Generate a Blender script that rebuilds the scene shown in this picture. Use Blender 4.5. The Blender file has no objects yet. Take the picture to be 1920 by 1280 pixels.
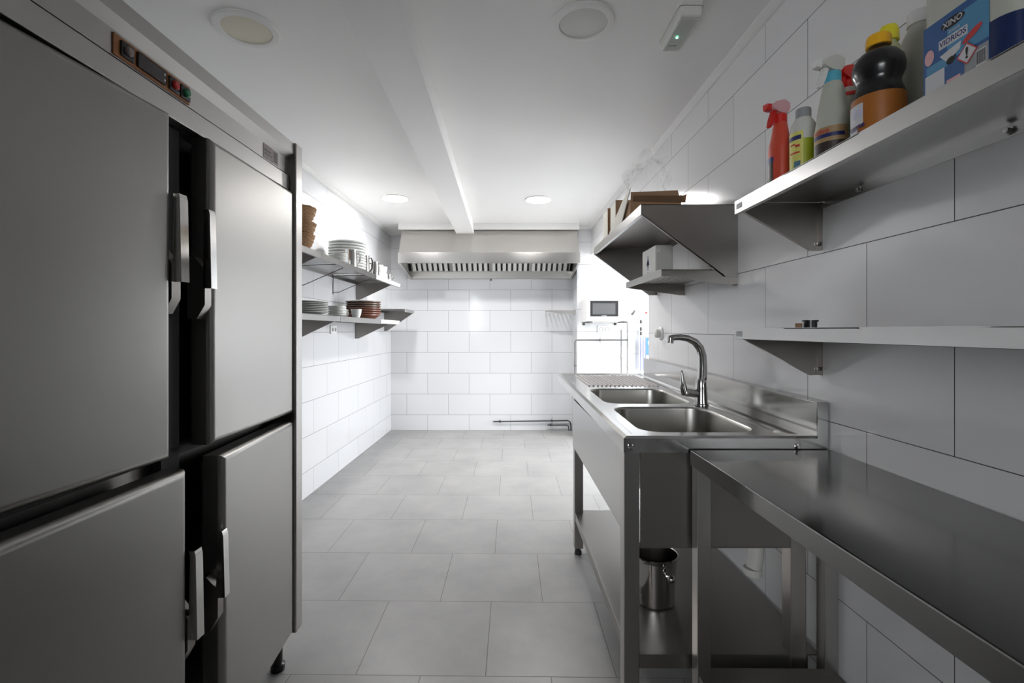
import bpy, bmesh, math, random
from mathutils import Vector, Matrix, noise
C = bpy.context.scene.collection
S = bpy.context.scene
PI = math.pi
random.seed(7)

# ------------------------------------------------------------------ camera, world, exposure
cam_d = bpy.data.cameras.new('camera')
cam = bpy.data.objects.new('camera', cam_d); C.objects.link(cam)
cam.location = (0, 0, 1.19); cam.rotation_euler = (PI/2, 0, 0)
cam_d.sensor_width = 36; cam_d.lens = 900/1920*36
cam_d.shift_x = 13/1920; cam_d.shift_y = -21/1920
cam_d.clip_start = 0.02
S.camera = cam
w = bpy.data.worlds.new('sky'); S.world = w; w.use_nodes = True
bg = w.node_tree.nodes['Background']
bg.inputs[0].default_value = (0.93, 0.965, 1.0, 1); bg.inputs[1].default_value = 11.0
S.view_settings.view_transform = 'Standard'; S.view_settings.look = 'None'
S.view_settings.exposure = 0.34; S.view_settings.gamma = 1.0
S.view_settings.use_curve_mapping = False
S.cycles.use_denoising = True
S.cycles.max_bounces = 14; S.cycles.diffuse_bounces = 8; S.cycles.glossy_bounces = 6
S.cycles.transparent_max_bounces = 12
S.cycles.sample_clamp_indirect = 8.0
LAMP = 190.0                       # radiance of the two lit ceiling lamps
# the open doorway of the side bay: a portal that guides sky light in (gives off nothing itself)
pl = bpy.data.lights.new('doorway_portal', 'AREA'); pl.shape = 'RECTANGLE'; pl.size = 2.05; pl.size_y = 1.4
pl.cycles.is_portal = True
po = bpy.data.objects.new('doorway_portal', pl); C.objects.link(po)
po.location = (2.02, 4.3, 1.05); po.rotation_euler = (0, PI/2, 0)

pl2 = bpy.data.lights.new('fill_window_portal', 'AREA'); pl2.shape = 'RECTANGLE'; pl2.size = 2.4; pl2.size_y = 1.22  # guides sky through the unseen window added to brighten the foreground
pl2.cycles.is_portal = True
po2 = bpy.data.objects.new('fill_window_portal', pl2); C.objects.link(po2)
po2.location = (-2.15, -5.05, 1.80); po2.rotation_euler = (PI/2, 0, 0)

# ------------------------------------------------------------------ materials
def nmat(name):
    m = bpy.data.materials.new(name); m.use_nodes = True
    nt = m.node_tree
    return m, nt, nt.nodes['Principled BSDF']
def ramp2(nt, fac, a, b, lo=0.0, hi=1.0):
    r = nt.nodes.new('ShaderNodeMapRange')
    r.inputs[1].default_value = lo; r.inputs[2].default_value = hi
    r.inputs[3].default_value = a; r.inputs[4].default_value = b
    nt.links.new(fac, r.inputs[0]); return r.outputs[0]
def simple(name, col, rough=0.5, metal=0.0, noise_amt=0.06, scale=12.0, **kw):
    m, nt, p = nmat(name)
    p.inputs['Roughness'].default_value = rough; p.inputs['Metallic'].default_value = metal
    tc = nt.nodes.new('ShaderNodeTexCoord'); n = nt.nodes.new('ShaderNodeTexNoise')
    n.inputs['Scale'].default_value = scale; n.inputs['Detail'].default_value = 4
    nt.links.new(tc.outputs['Object'], n.inputs['Vector'])
    mx = nt.nodes.new('ShaderNodeMix'); mx.data_type = 'RGBA'
    a = [c*(1-noise_amt) for c in col]; b = [min(1, c*(1+noise_amt)) for c in col]
    mx.inputs[6].default_value = (*a, 1); mx.inputs[7].default_value = (*b, 1)
    nt.links.new(n.outputs['Fac'], mx.inputs[0]); nt.links.new(mx.outputs[2], p.inputs['Base Color'])
    for k, v in kw.items():
        p.inputs[k].default_value = v
    return m
def steel(name, col=(0.56, 0.555, 0.54), rough=0.28, brush=(60, 60, 2.0), bump=0.04, var=0.08, spots=0.0):
    m, nt, p = nmat(name)
    p.inputs['Metallic'].default_value = 1.0
    tc = nt.nodes.new('ShaderNodeTexCoord')
    mp = nt.nodes.new('ShaderNodeMapping'); mp.inputs['Scale'].default_value = brush
    nt.links.new(tc.outputs['Object'], mp.inputs['Vector'])
    n = nt.nodes.new('ShaderNodeTexNoise'); n.inputs['Scale'].default_value = 9; n.inputs['Detail'].default_value = 3
    nt.links.new(mp.outputs[0], n.inputs['Vector'])
    n2 = nt.nodes.new('ShaderNodeTexNoise'); n2.inputs['Scale'].default_value = 1.6; n2.inputs['Detail'].default_value = 2
    nt.links.new(tc.outputs['Object'], n2.inputs['Vector'])
    ad = nt.nodes.new('ShaderNodeMath'); ad.operation = 'ADD'
    nt.links.new(ramp2(nt, n.outputs['Fac'], -var/2, var/2), ad.inputs[0])
    nt.links.new(ramp2(nt, n2.outputs['Fac'], rough-var*0.5, rough+var*0.5, 0.3, 0.7), ad.inputs[1])
    nt.links.new(ad.outputs[0], p.inputs['Roughness'])
    mx = nt.nodes.new('ShaderNodeMix'); mx.data_type = 'RGBA'
    mx.inputs[6].default_value = (*[c*0.93 for c in col], 1); mx.inputs[7].default_value = (*[c*1.06 for c in col], 1)
    nt.links.new(n2.outputs['Fac'], mx.inputs[0]); nt.links.new(mx.outputs[2], p.inputs['Base Color'])
    b = nt.nodes.new('ShaderNodeBump'); b.inputs['Strength'].default_value = bump; b.inputs['Distance'].default_value = 0.0004
    nt.links.new(n.outputs['Fac'], b.inputs['Height']); nt.links.new(b.outputs[0], p.inputs['Normal'])
    return m
def tile(name, plane, ou, ov, bw, rh, mort, c1, c2, grout, rough, blot=0.0, bump=0.35, wave=0.0):
    m, nt, p = nmat(name)
    tc = nt.nodes.new('ShaderNodeTexCoord'); sp = nt.nodes.new('ShaderNodeSeparateXYZ')
    nt.links.new(tc.outputs['Object'], sp.inputs[0])
    ax = {'x': 0, 'y': 1, 'z': 2}
    cb = nt.nodes.new('ShaderNodeCombineXYZ')
    for i, (a, o) in enumerate(((plane[0], ou), (plane[1], ov))):
        ad = nt.nodes.new('ShaderNodeMath'); ad.operation = 'ADD'; ad.inputs[1].default_value = o
        nt.links.new(sp.outputs[ax[a]], ad.inputs[0]); nt.links.new(ad.outputs[0], cb.inputs[i])
    br = nt.nodes.new('ShaderNodeTexBrick')
    br.offset = 0.5; br.offset_frequency = 2; br.squash = 1.0; br.squash_frequency = 2
    br.inputs['Scale'].default_value = 1.0; br.inputs['Brick Width'].default_value = bw
    br.inputs['Row Height'].default_value = rh; br.inputs['Mortar Size'].default_value = mort
    br.inputs['Mortar Smooth'].default_value = 0.1; br.inputs['Bias'].default_value = 0.0
    br.inputs['Color1'].default_value = (*c1, 1); br.inputs['Color2'].default_value = (*c2, 1)
    br.inputs['Mortar'].default_value = (*grout, 1)
    nt.links.new(cb.outputs[0], br.inputs['Vector'])
    col = br.outputs['Color']
    if blot:
        n = nt.nodes.new('ShaderNodeTexNoise'); n.inputs['Scale'].default_value = 3.2; n.inputs['Detail'].default_value = 6
        n.inputs['Roughness'].default_value = 0.6
        nt.links.new(tc.outputs['Object'], n.inputs['Vector'])
        mx = nt.nodes.new('ShaderNodeMix'); mx.data_type = 'RGBA'; mx.blend_type = 'MULTIPLY'
        mx.inputs[0].default_value = 1.0
        nt.links.new(col, mx.inputs[6])
        v = ramp2(nt, n.outputs['Fac'], 1-blot, 1+blot, 0.3, 0.7)
        cc = nt.nodes.new('ShaderNodeCombineColor')
        for i in range(3): nt.links.new(v, cc.inputs[i])
        nt.links.new(cc.outputs[0], mx.inputs[7]); col = mx.outputs[2]
    nt.links.new(col, p.inputs['Base Color'])
    nt.links.new(ramp2(nt, br.outputs['Fac'], rough, 0.8), p.inputs['Roughness'])
    inv = ramp2(nt, br.outputs['Fac'], 1.0, 0.0)
    b = nt.nodes.new('ShaderNodeBump'); b.inputs['Strength'].default_value = bump; b.inputs['Distance'].default_value = 0.0015
    nt.links.new(inv, b.inputs['Height'])
    if wave:
        n3 = nt.nodes.new('ShaderNodeTexNoise'); n3.inputs['Scale'].default_value = 4.0; n3.inputs['Detail'].default_value = 1
        nt.links.new(tc.outputs['Object'], n3.inputs['Vector'])
        b2 = nt.nodes.new('ShaderNodeBump'); b2.inputs['Strength'].default_value = wave; b2.inputs['Distance'].default_value = 0.004
        nt.links.new(n3.outputs['Fac'], b2.inputs['Height']); nt.links.new(b2.outputs[0], b.inputs['Normal'])
    nt.links.new(b.outputs[0], p.inputs['Normal'])
    return m
def emis(name, col, strength):
    m, nt, p = nmat(name)
    p.inputs['Base Color'].default_value = (*col, 1)
    p.inputs['Emission Color'].default_value = (*col, 1); p.inputs['Emission Strength'].default_value = strength
    return m
def film(name, alpha, col=(1, 1, 1), rough=0.08):
    m, nt, p = nmat(name)
    p.inputs['Base Color'].default_value = (*col, 1); p.inputs['Roughness'].default_value = rough
    p.inputs['Alpha'].default_value = alpha
    return m

WT1, WT2, GR = (0.66, 0.665, 0.68), (0.64, 0.645, 0.66), (0.10, 0.10, 0.10)
M = {}
M['tile_left'] = tile('white_tile_left', 'yz', 0.4475, 0.0675, 0.495, 0.2485, 0.0014, WT1, WT2, (0.14, 0.14, 0.145), 0.10, wave=0.12)
M['tile_back'] = tile('white_tile_back', 'xz', 1.172+0.495*4, 0.0675, 0.495, 0.2485, 0.0014, WT1, WT2, (0.14, 0.14, 0.145), 0.10, wave=0.12)
M['tile_bay'] = tile('white_tile_bay', 'xz', 0.18, 0.0675, 0.495, 0.2485, 0.0014, WT1, WT2, (0.14, 0.14, 0.145), 0.10, wave=0.12)
M['tile_right'] = tile('white_tile_right', 'yz', 5*0.4975-1.274, 0.086, 0.4975, 0.2515, 0.0012, (0.75, 0.745, 0.75), (0.72, 0.715, 0.72), (0.07, 0.07, 0.07), 0.13, wave=0.2)
M['floor'] = tile('grey_floor_tile', 'xy', 0.0, 0.0, 0.4495, 0.4535, 0.0013, (0.325, 0.32, 0.312), (0.30, 0.296, 0.288), (0.16, 0.15, 0.14), 0.38, blot=0.13, bump=0.25)
M['paint'] = simple('white_ceiling_paint', (0.90, 0.895, 0.885), 0.55, noise_amt=0.015, scale=3)
M['white_trim'] = simple('white_gloss_trim', (0.82, 0.815, 0.80), 0.35, noise_amt=0.01)
M['plain'] = simple('dark_unseen_room', (0.10, 0.095, 0.09), 0.6, noise_amt=0.02)  # kept dark so the added room swallows light
M['ground'] = simple('outdoor_paving', (0.45, 0.44, 0.42), 0.8, noise_amt=0.1)
M['steel_door'] = steel('brushed_door_steel', (0.35, 0.343, 0.325), 0.38, (40, 40, 1.2), 0.006, 0.05)
M['steel'] = steel('brushed_steel', (0.45, 0.445, 0.437), 0.29, (50, 1.2, 50), 0.004, 0.018)
M['steel_fascia'] = steel('fascia_steel', (0.47, 0.46, 0.445), 0.36, (50, 1.2, 50), 0.004, 0.02)
M['steel_leg'] = steel('brushed_leg_steel', (0.44, 0.425, 0.41), 0.30, (50, 50, 1.2), 0.006, 0.04)
M['steel_ridge_shade'] = steel('shaded_ridge_steel', (0.38, 0.36, 0.345), 0.36, (50, 50, 1.2), 0.006, 0.04)  # darker steel that paints shading onto the drainboard ridges
M['steel_top'] = steel('worn_worktop_steel', (0.50, 0.495, 0.485), 0.17, (60, 1.2, 60), 0.006, 0.05)
M['steel_dark'] = steel('dull_steel', (0.30, 0.283, 0.268), 0.36, (50, 1.2, 50), 0.006, 0.04)
M['steel_table_shaded'] = steel('shaded_tabletop_steel', (0.19, 0.187, 0.183), 0.15, (60, 1.2, 60), 0.006, 0.06)  # base colour darkened for the shade under the wall shelf
M['steel_basin'] = steel('satin_basin_steel', (0.50, 0.49, 0.46), 0.34, (20, 20, 3), 0.03, 0.06)
M['steel_hood'] = steel('hood_steel', (0.60, 0.585, 0.56), 0.30, (1.2, 60, 60), 0.006, 0.04)
M['steel_lip'] = steel('hood_lip_steel', (0.56, 0.55, 0.53), 0.17, (1.2, 60, 60), 0.01, 0.03)
M['chrome'] = steel('worn_chrome', (0.50, 0.49, 0.48), 0.13, (30, 30, 4), 0.006, 0.04)
M['polished'] = steel('polished_steel', (0.66, 0.65, 0.63), 0.12, (30, 30, 4), 0.02, 0.04)
M['rubber'] = simple('black_rubber', (0.02, 0.02, 0.02), 0.6)
M['gasket'] = simple('grey_gasket', (0.05, 0.05, 0.05), 0.7)
M['black'] = simple('black_plastic', (0.015, 0.015, 0.016), 0.3)
M['white'] = simple('white_plastic', (0.80, 0.80, 0.78), 0.35, noise_amt=0.02)
M['cream'] = simple('cream_diffuser', (0.72, 0.68, 0.55), 0.4, noise_amt=0.02)
M['offwhite'] = simple('offwhite_plastic', (0.66, 0.66, 0.62), 0.4, noise_amt=0.03)
M['orange_plate'] = simple('orange_wood_plate', (0.42, 0.17, 0.06), 0.45, noise_amt=0.25, scale=40)
M['screen'] = simple('dark_display', (0.03, 0.02, 0.02), 0.15)
M['red'] = simple('red_plastic', (0.62, 0.02, 0.015), 0.3)
M['green'] = simple('green_plastic', (0.02, 0.22, 0.10), 0.3)
M['sticker'] = simple('faded_sticker', (0.25, 0.19, 0.19), 0.4, noise_amt=0.5, scale=60)
M['ceramic'] = simple('white_ceramic', (0.78, 0.79, 0.77), 0.15, noise_amt=0.02)
M['ceramic_rim'] = simple('grey_ceramic', (0.50, 0.52, 0.49), 0.2, noise_amt=0.05)
M['terracotta'] = simple('terracotta_glaze', (0.20, 0.085, 0.06), 0.25, noise_amt=0.2)
M['brown_dish'] = simple('grey_brown_glaze', (0.16, 0.11, 0.085), 0.25, noise_amt=0.2)
M['card'] = simple('brown_cardboard', (0.33, 0.20, 0.115), 0.8, noise_amt=0.12, scale=25)
M['card_pale'] = simple('pale_cardboard', (0.70, 0.68, 0.58), 0.7, noise_amt=0.05, scale=25)
M['bag'] = film('clear_film', 0.07)
M['lamp_on'] = emis('lit_diffuser', (1.0, 0.98, 0.97), LAMP)
M['led'] = emis('green_led', (0.2, 1.0, 0.6), 6.0)
M['clear'] = film('clear_plastic', 0.35, (0.85, 0.88, 0.86), 0.15)
M['pipe'] = simple('dull_grey_pipe', (0.12, 0.115, 0.11), 0.45, 0.3)
M['pipe_black'] = simple('black_gas_pipe', (0.03, 0.03, 0.03), 0.5)
M['pipe_white'] = simple('painted_pipe', (0.55, 0.55, 0.54), 0.4)
M['blue_sign'] = simple('blue_sign_enamel', (0.05, 0.20, 0.42), 0.4)
M['lavender'] = simple('lavender_cloth', (0.66, 0.68, 0.80), 0.8)
M['hood_shade'] = simple('dark_hood_interior', (0.03, 0.03, 0.028), 0.5)  # near black, stands in for shade inside the hood
M['oven_glass'] = simple('microwave_glass', (0.10, 0.10, 0.105), 0.25)
# wicker
def wicker():
    m, nt, p = nmat('brown_wicker'); p.inputs['Roughness'].default_value = 0.7
    tc = nt.nodes.new('ShaderNodeTexCoord')
    wv = nt.nodes.new('ShaderNodeTexWave'); wv.wave_type = 'BANDS'; wv.bands_direction = 'Z'
    wv.inputs['Scale'].default_value = 45; wv.inputs['Distortion'].default_value = 5; wv.inputs['Detail'].default_value = 2
    wv.inputs['Detail Scale'].default_value = 3
    nt.links.new(tc.outputs['Object'], wv.inputs['Vector'])
    mx = nt.nodes.new('ShaderNodeMix'); mx.data_type = 'RGBA'
    mx.inputs[6].default_value = (0.13, 0.062, 0.025, 1); mx.inputs[7].default_value = (0.42, 0.235, 0.10, 1)
    nt.links.new(wv.outputs['Fac'], mx.inputs[0]); nt.links.new(mx.outputs[2], p.inputs['Base Color'])
    b = nt.nodes.new('ShaderNodeBump'); b.inputs['Strength'].default_value = 0.6; b.inputs['Distance'].default_value = 0.004
    nt.links.new(wv.outputs['Fac'], b.inputs['Height']); nt.links.new(b.outputs[0], p.inputs['Normal'])
    return m
M['wicker'] = wicker()
def plastic(name, col, rough=0.3, trans=0.0):
    m = simple(name, col, rough, noise_amt=0.04, scale=20)
    if trans:
        m.node_tree.nodes['Principled BSDF'].inputs['Transmission Weight'].default_value = trans
    return m
M['orange_red'] = plastic('orange_red_liquid', (0.62, 0.075, 0.04))
M['bottle_clear'] = plastic('clear_bottle', (0.62, 0.62, 0.58), 0.2)
M['lime'] = plastic('lime_liquid', (0.36, 0.42, 0.02))
M['yellow_label'] = plastic('yellow_label', (0.70, 0.66, 0.16), 0.45)
M['milky'] = plastic('milky_bottle', (0.50, 0.505, 0.44), 0.3)
M['tan_label'] = plastic('tan_label', (0.40, 0.26, 0.12), 0.45)
M['choc_label'] = plastic('dark_brown_label', (0.045, 0.03, 0.025), 0.4)
M['navy'] = plastic('navy_print', (0.02, 0.025, 0.14), 0.4)
M['aqua'] = plastic('aqua_plastic', (0.10, 0.45, 0.60), 0.3)
M['yellow'] = plastic('yellow_cap', (0.82, 0.72, 0.03))
M['amber'] = plastic('amber_cap', (0.88, 0.45, 0.01))
M['black_bottle'] = plastic('black_bottle', (0.012, 0.012, 0.013), 0.22)
M['shaded_orange_label'] = plastic('shaded_orange_label', (0.40, 0.13, 0.015), 0.45)  # orange darkened, dim corner light put into the colour
M['pale_green'] = plastic('pale_green_bottle', (0.50, 0.52, 0.28), 0.3)
M['teal_dark'] = plastic('dark_teal_label', (0.012, 0.05, 0.09), 0.4)
M['lilac_print'] = plastic('lilac_print', (0.62, 0.58, 0.80), 0.4)
M['jug_liquid'] = plastic('blue_liquid', (0.010, 0.025, 0.10), 0.18)
M['shaded_blue_label'] = plastic('shaded_blue_label', (0.022, 0.10, 0.29), 0.4)  # blue lowered to carry the dimness of the shelf corner
M['shaded_light_blue'] = plastic('shaded_light_blue_print', (0.07, 0.26, 0.45), 0.4)  # print colour also darkened for the dim corner
M['shaded_white_print'] = plastic('shaded_white_print', (0.60, 0.60, 0.62), 0.45)  # white pulled down to grey, shade painted into the print
M['red_print'] = plastic('red_print', (0.55, 0.03, 0.03), 0.45)
M['pink_print'] = plastic('pink_print', (0.70, 0.40, 0.42), 0.45)
M['dark_green'] = plastic('dark_green_print', (0.02, 0.07, 0.03), 0.45)
M['blue_grey'] = plastic('blue_grey_print', (0.10, 0.22, 0.30), 0.45)
M['label_plate'] = plastic('grey_label_plate', (0.30, 0.31, 0.32), 0.4)
M['trap'] = plastic('white_trap_plastic', (0.70, 0.69, 0.64), 0.35)

# ------------------------------------------------------------------ mesh builder
class MB:
    def __init__(s): s.bm = bmesh.new()
    def add(s, vs, fs):
        v = [s.bm.verts.new(p) for p in vs]
        for f in fs:
            try: s.bm.faces.new([v[i] for i in f])
            except ValueError: pass
        return v
    def box(s, x0, x1, y0, y1, z0, z1, bevel=0.0, seg=2, pick=None):
        t = bmesh.new()
        x0, x1 = min(x0, x1), max(x0, x1); y0, y1 = min(y0, y1), max(y0, y1); z0, z1 = min(z0, z1), max(z0, z1)
        vs = [t.verts.new(p) for p in ((x0,y0,z0),(x1,y0,z0),(x1,y1,z0),(x0,y1,z0),(x0,y0,z1),(x1,y0,z1),(x1,y1,z1),(x0,y1,z1))]
        for f in ((0,3,2,1),(4,5,6,7),(0,1,5,4),(1,2,6,5),(2,3,7,6),(3,0,4,7)): t.faces.new([vs[i] for i in f])
        if bevel:
            es = [e for e in t.edges if pick is None or pick(e)]
            bmesh.ops.bevel(t, geom=es, offset=bevel, segments=seg, profile=0.5, affect='EDGES')
        s.merge(t); return s
    def merge(s, t, mat=None):
        t.verts.index_update()
        m = [s.bm.verts.new(mat @ v.co if mat else v.co) for v in t.verts]
        for f in t.faces:
            try: s.bm.faces.new([m[v.index] for v in f.verts])
            except ValueError: pass
        t.free()
    def prism(s, pts, axis, a, b):
        def P(p, h):
            return {'x': (h, p[0], p[1]), 'y': (p[0], h, p[1]), 'z': (p[0], p[1], h)}[axis]
        n = len(pts)
        v = [P(p, a) for p in pts] + [P(p, b) for p in pts]
        f = [tuple(range(n))[::-1], tuple(range(n, 2*n))] + [(i, (i+1) % n, n+(i+1) % n, n+i) for i in range(n)]
        s.add(v, f); return s
    def lathe(s, prof, c=(0, 0, 0), n=32, sx=1.0, sy=1.0, a0=0.0, a1=None):
        full = a1 is None
        k = n if full else n+1
        rings = []
        for r, z in prof:
            if r < 1e-6:
                rings.append([s.bm.verts.new((c[0], c[1], c[2]+z))])
            else:
                rings.append([s.bm.verts.new((c[0]+sx*r*math.cos(a), c[1]+sy*r*math.sin(a), c[2]+z))
                              for a in ([2*PI*i/n for i in range(n)] if full else [a0+(a1-a0)*i/n for i in range(k)])])
        for A, B in zip(rings, rings[1:]):
            for i in range(n):
                j = (i+1) % k if full else i+1
                q = [A[i % len(A)], A[j % len(A)], B[j % len(B)], B[i % len(B)]]
                u = []
                for x in q:
                    if x not in u: u.append(x)
                if len(u) > 2:
                    try: s.bm.faces.new(u)
                    except ValueError: pass
        return s
    def tube(s, path, r, n=12, caps=True):
        P = [Vector(p) for p in path]; R = r if isinstance(r, (list, tuple)) else [r]*len(P)
        up = None; rings = []
        for i, p in enumerate(P):
            d = (P[min(i+1, len(P)-1)] - P[max(i-1, 0)]).normalized()
            if up is None:
                up = Vector((0, 0, 1)) if abs(d.z) < 0.9 else Vector((1, 0, 0))
            a = (up - d*up.dot(d)).normalized(); b = d.cross(a); up = a
            rings.append([s.bm.verts.new(p + (a*math.cos(2*PI*k/n) + b*math.sin(2*PI*k/n))*R[i]) for k in range(n)])
        for A, B in zip(rings, rings[1:]):
            for k in range(n): s.bm.faces.new((A[k], A[(k+1) % n], B[(k+1) % n], B[k]))
        if caps:
            s.bm.faces.new(rings[0][::-1]); s.bm.faces.new(rings[-1])
        return s
    def xf(s, f):
        for v in s.bm.verts: v.co = Vector(f(v.co))
        return s
    def tf(s, mat):
        s.bm.transform(mat); return s
    def mesh(s, name, mats, angle=35, pickmat=None):
        bmesh.ops.recalc_face_normals(s.bm, faces=s.bm.faces)
        me = bpy.data.meshes.new(name); s.bm.normal_update()
        if pickmat:
            for f in s.bm.faces: f.material_index = pickmat(f)
        s.bm.to_mesh(me); s.bm.free()
        for m in (mats if isinstance(mats, list) else [mats]): me.materials.append(m)
        me.polygons.foreach_set('use_smooth', [True]*len(me.polygons))
        me.set_sharp_from_angle(angle=math.radians(angle))
        return me
def link(name, me, parent=None, loc=(0, 0, 0), rot=0):
    o = bpy.data.objects.new(name, me); C.objects.link(o)
    if parent: o.parent = parent
    if me and len(me.polygons) < 4000:
        wn = o.modifiers.new('weighted_normal', 'WEIGHTED_NORMAL'); wn.weight = 90; wn.keep_sharp = True
    o.location = loc; o.rotation_euler = (0, 0, rot) if not isinstance(rot, tuple) else rot
    return o
def part(name, mb, mat, parent, loc=(0, 0, 0), rot=0, label=None, angle=35):
    o = link(name, mb.mesh(name, mat, angle), parent, loc, rot)
    if label: o['label'] = label
    return o
def tagit(o, label, cat, group=None):
    o['label'] = label; o['category'] = cat
    if group: o['group'] = group
    return o
def thing(name, label, cat, loc=(0, 0, 0), rot=0, group=None):
    o = bpy.data.objects.new(name, None); C.objects.link(o); o.empty_display_size = 0.05
    o.location = loc; o.rotation_euler = (0, 0, rot)
    return tagit(o, label, cat, group)
def single(name, mb, mat, label, cat, loc=(0, 0, 0), rot=0, group=None, angle=35):
    return tagit(link(name, mb.mesh(name, mat, angle), None, loc, rot), label, cat, group)
def struct(name, mb, mat, loc=(0, 0, 0), rot=0, pickmat=None, parent=None):
    o = link(name, mb.mesh(name, mat, pickmat=pickmat), parent, loc, rot)
    if not parent: o['kind'] = 'structure'
    return o
def dup(root, loc, label, rot=None):
    r = root.copy(); C.objects.link(r); r.location = loc; r['label'] = label
    if rot is not None: r.rotation_euler = (0, 0, rot)
    for ch in list(root.children):
        c = ch.copy(); C.objects.link(c); c.parent = r
        for g in list(ch.children):
            d = g.copy(); C.objects.link(d); d.parent = c
    return r
def text_bm(txt, size, bold=0.0):
    cu = bpy.data.curves.new('lettering', 'FONT'); cu.body = txt; cu.size = size
    cu.align_x = 'CENTER'; cu.align_y = 'CENTER'; cu.resolution_u = 3; cu.offset = bold
    o = bpy.data.objects.new('lettering', cu); C.objects.link(o)
    dg = bpy.context.evaluated_depsgraph_get(); dg.update()
    me = bpy.data.meshes.new_from_object(o.evaluated_get(dg))
    t = bmesh.new(); t.from_mesh(me)
    bpy.data.objects.remove(o); bpy.data.curves.remove(cu); bpy.data.meshes.remove(me)
    return t
def text_flat(txt, size, origin, ux, uz, bold=0.0, tilt=0.0):
    """lettering laid on a plane: ux, uz are the directions of its line and of up"""
    m = MB(); t = text_bm(txt, size, bold); o, a, b = Vector(origin), Vector(ux), Vector(uz)
    ct, st = math.cos(tilt), math.sin(tilt)
    for v in t.verts:
        x, y = v.co.x*ct - v.co.y*st, v.co.x*st + v.co.y*ct
        v.co = o + a*x + b*y
    m.merge(t); return m
def text_round(txt, size, r, ang, z, sy=1.0, bold=0.0, tilt=0.0):
    m = MB(); t = text_bm(txt, size, bold)
    bmesh.ops.subdivide_edges(t, edges=[e for e in t.edges if e.calc_length() > 0.006], cuts=1)
    ct, st = math.cos(tilt), math.sin(tilt)
    for v in t.verts:
        x, y = v.co.x*ct - v.co.y*st, v.co.x*st + v.co.y*ct
        a = ang + x/r
        v.co = Vector((r*math.cos(a), sy*r*math.sin(a), z+y))
    m.merge(t); return m

# ------------------------------------------------------------------ the room
H = 2.34
ROT = -0.0245                                    # the left wall and the refrigerator stand slightly askew
LW = (-1.362, 5.73, 0)
m = MB(); m.box(-2.0, 3.4, -2.54, 7.6, -0.08, 0.0)
struct('floor', m, M['floor'], (-0.5165+0.2248, 1.655, 0), -0.014)
m = MB(); m.box(-1.75, 2.15, -0.9, 6.05, H, H+0.1); struct('ceiling', m, M['paint'])
m = MB(); m.box(-0.12, 0, -6.62, 0.3, 0, H); struct('wall_left', m, M['tile_left'], LW, ROT)
m = MB(); m.box(-1.5, 0.80, 5.73, 5.85, 0, H); struct('wall_back', m, M['tile_back'])
m = MB(); m.box(0.80, 2.15, 5.33, 5.95, 0, H); struct('wall_far', m, [M['tile_bay'], M['tile_left']], pickmat=lambda f: 1 if abs(f.normal.x) > 0.5 else 0)
m = MB(); m.prism([(-0.9, 0), (3.21, 0), (3.21, 2.03), (5.33, 2.03), (5.33, H), (-0.9, H)], 'x', 0.96, 1.10); struct('wall_right', m, [M['tile_right'], M['tile_bay']], pickmat=lambda f: 1 if abs(f.normal.y) > 0.5 else 0)
m = MB(); m.box(1.10, 2.15, 3.09, 3.21, 0, H); struct('wall_bay', m, M['tile_bay'])
m = MB(); m.box(2.0, 2.12, 3.21, 3.6, 0, H).box(2.0, 2.12, 5.0, 5.33, 0, H).box(2.0, 2.12, 3.6, 5.0, 2.1, H); struct('wall_east', m, M['tile_left'])
# unseen dark room added behind the camera to keep bounce light off the foreground
m = MB(); m.box(-3.6, -3.4, -5.1, -5.0, 0, 2.7).box(-0.9, 3.6, -5.1, -5.0, 0, 2.7).box(-3.4, -0.9, -5.1, -5.0, 0, 1.15).box(-3.4, -0.9, -5.1, -5.0, 2.45, 2.7).box(-3.7, -3.6, -5.1, -0.9, 0, 2.7).box(3.6, 3.7, -5.1, -0.9, 0, 2.7)
m.box(-3.7, -1.65, -0.9, -0.8, 0, 2.7).box(1.10, 3.7, -0.9, -0.8, 0, 2.7).box(-1.65, 1.10, -0.9, -0.8, H+0.1, 2.7); struct('wall_front', m, M['plain'])
m = MB()  # unseen window, added to send dim light onto the foreground
for a_ in (-3.4, -2.17, -0.94): m.box(a_, a_+0.04, -5.08, -5.03, 1.15, 2.45)
m.box(-3.4, -0.9, -5.08, -5.03, 1.15, 1.19).box(-3.4, -0.9, -5.08, -5.03, 2.41, 2.45); struct('fill_window', m, M['white_trim'])
m = MB(); m.box(-3.7, 3.7, -5.1, -0.8, 2.7, 2.8); struct('ceiling_2', m, M['plain'])
m = MB(); m.box(-3.7, 3.7, -5.1, -0.9, -0.09, -0.001); struct('floor_2', m, M['plain'])
m = MB(); m.box(1.985, 2.135, 3.56, 3.6, 0, 2.14).box(1.985, 2.135, 5.0, 5.04, 0, 2.14).box(1.985, 2.135, 3.56, 5.04, 2.1, 2.14)
struct('door_1', m, M['white_trim'])
# cove mouldings
m = MB(); m.prism([(0, H-0.022), (0.012, H-0.02), (0.034, H-0.006), (0.034, H), (0, H)], 'y', -6.6, 0.0); struct('trim_1', m, M['white_trim'], LW, ROT)
m = MB(); m.prism([(0.96, H-0.022), (0.948, H-0.02), (0.926, H-0.006), (0.926, H), (0.96, H)], 'y', -0.9, 5.33); struct('trim_2', m, M['white_trim'])
m = MB(); m.prism([(5.33, H-0.030), (5.318, H-0.028), (5.296, H-0.006), (5.296, H), (5.33, H)], 'x', 0.80, 0.96); struct('trim_3', m, M['white_trim'])
m = MB(); m.box(-1.36, -1.13, 5.70, 5.73, H-0.022, H); struct('trim_4', m, M['white_trim'])
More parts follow.
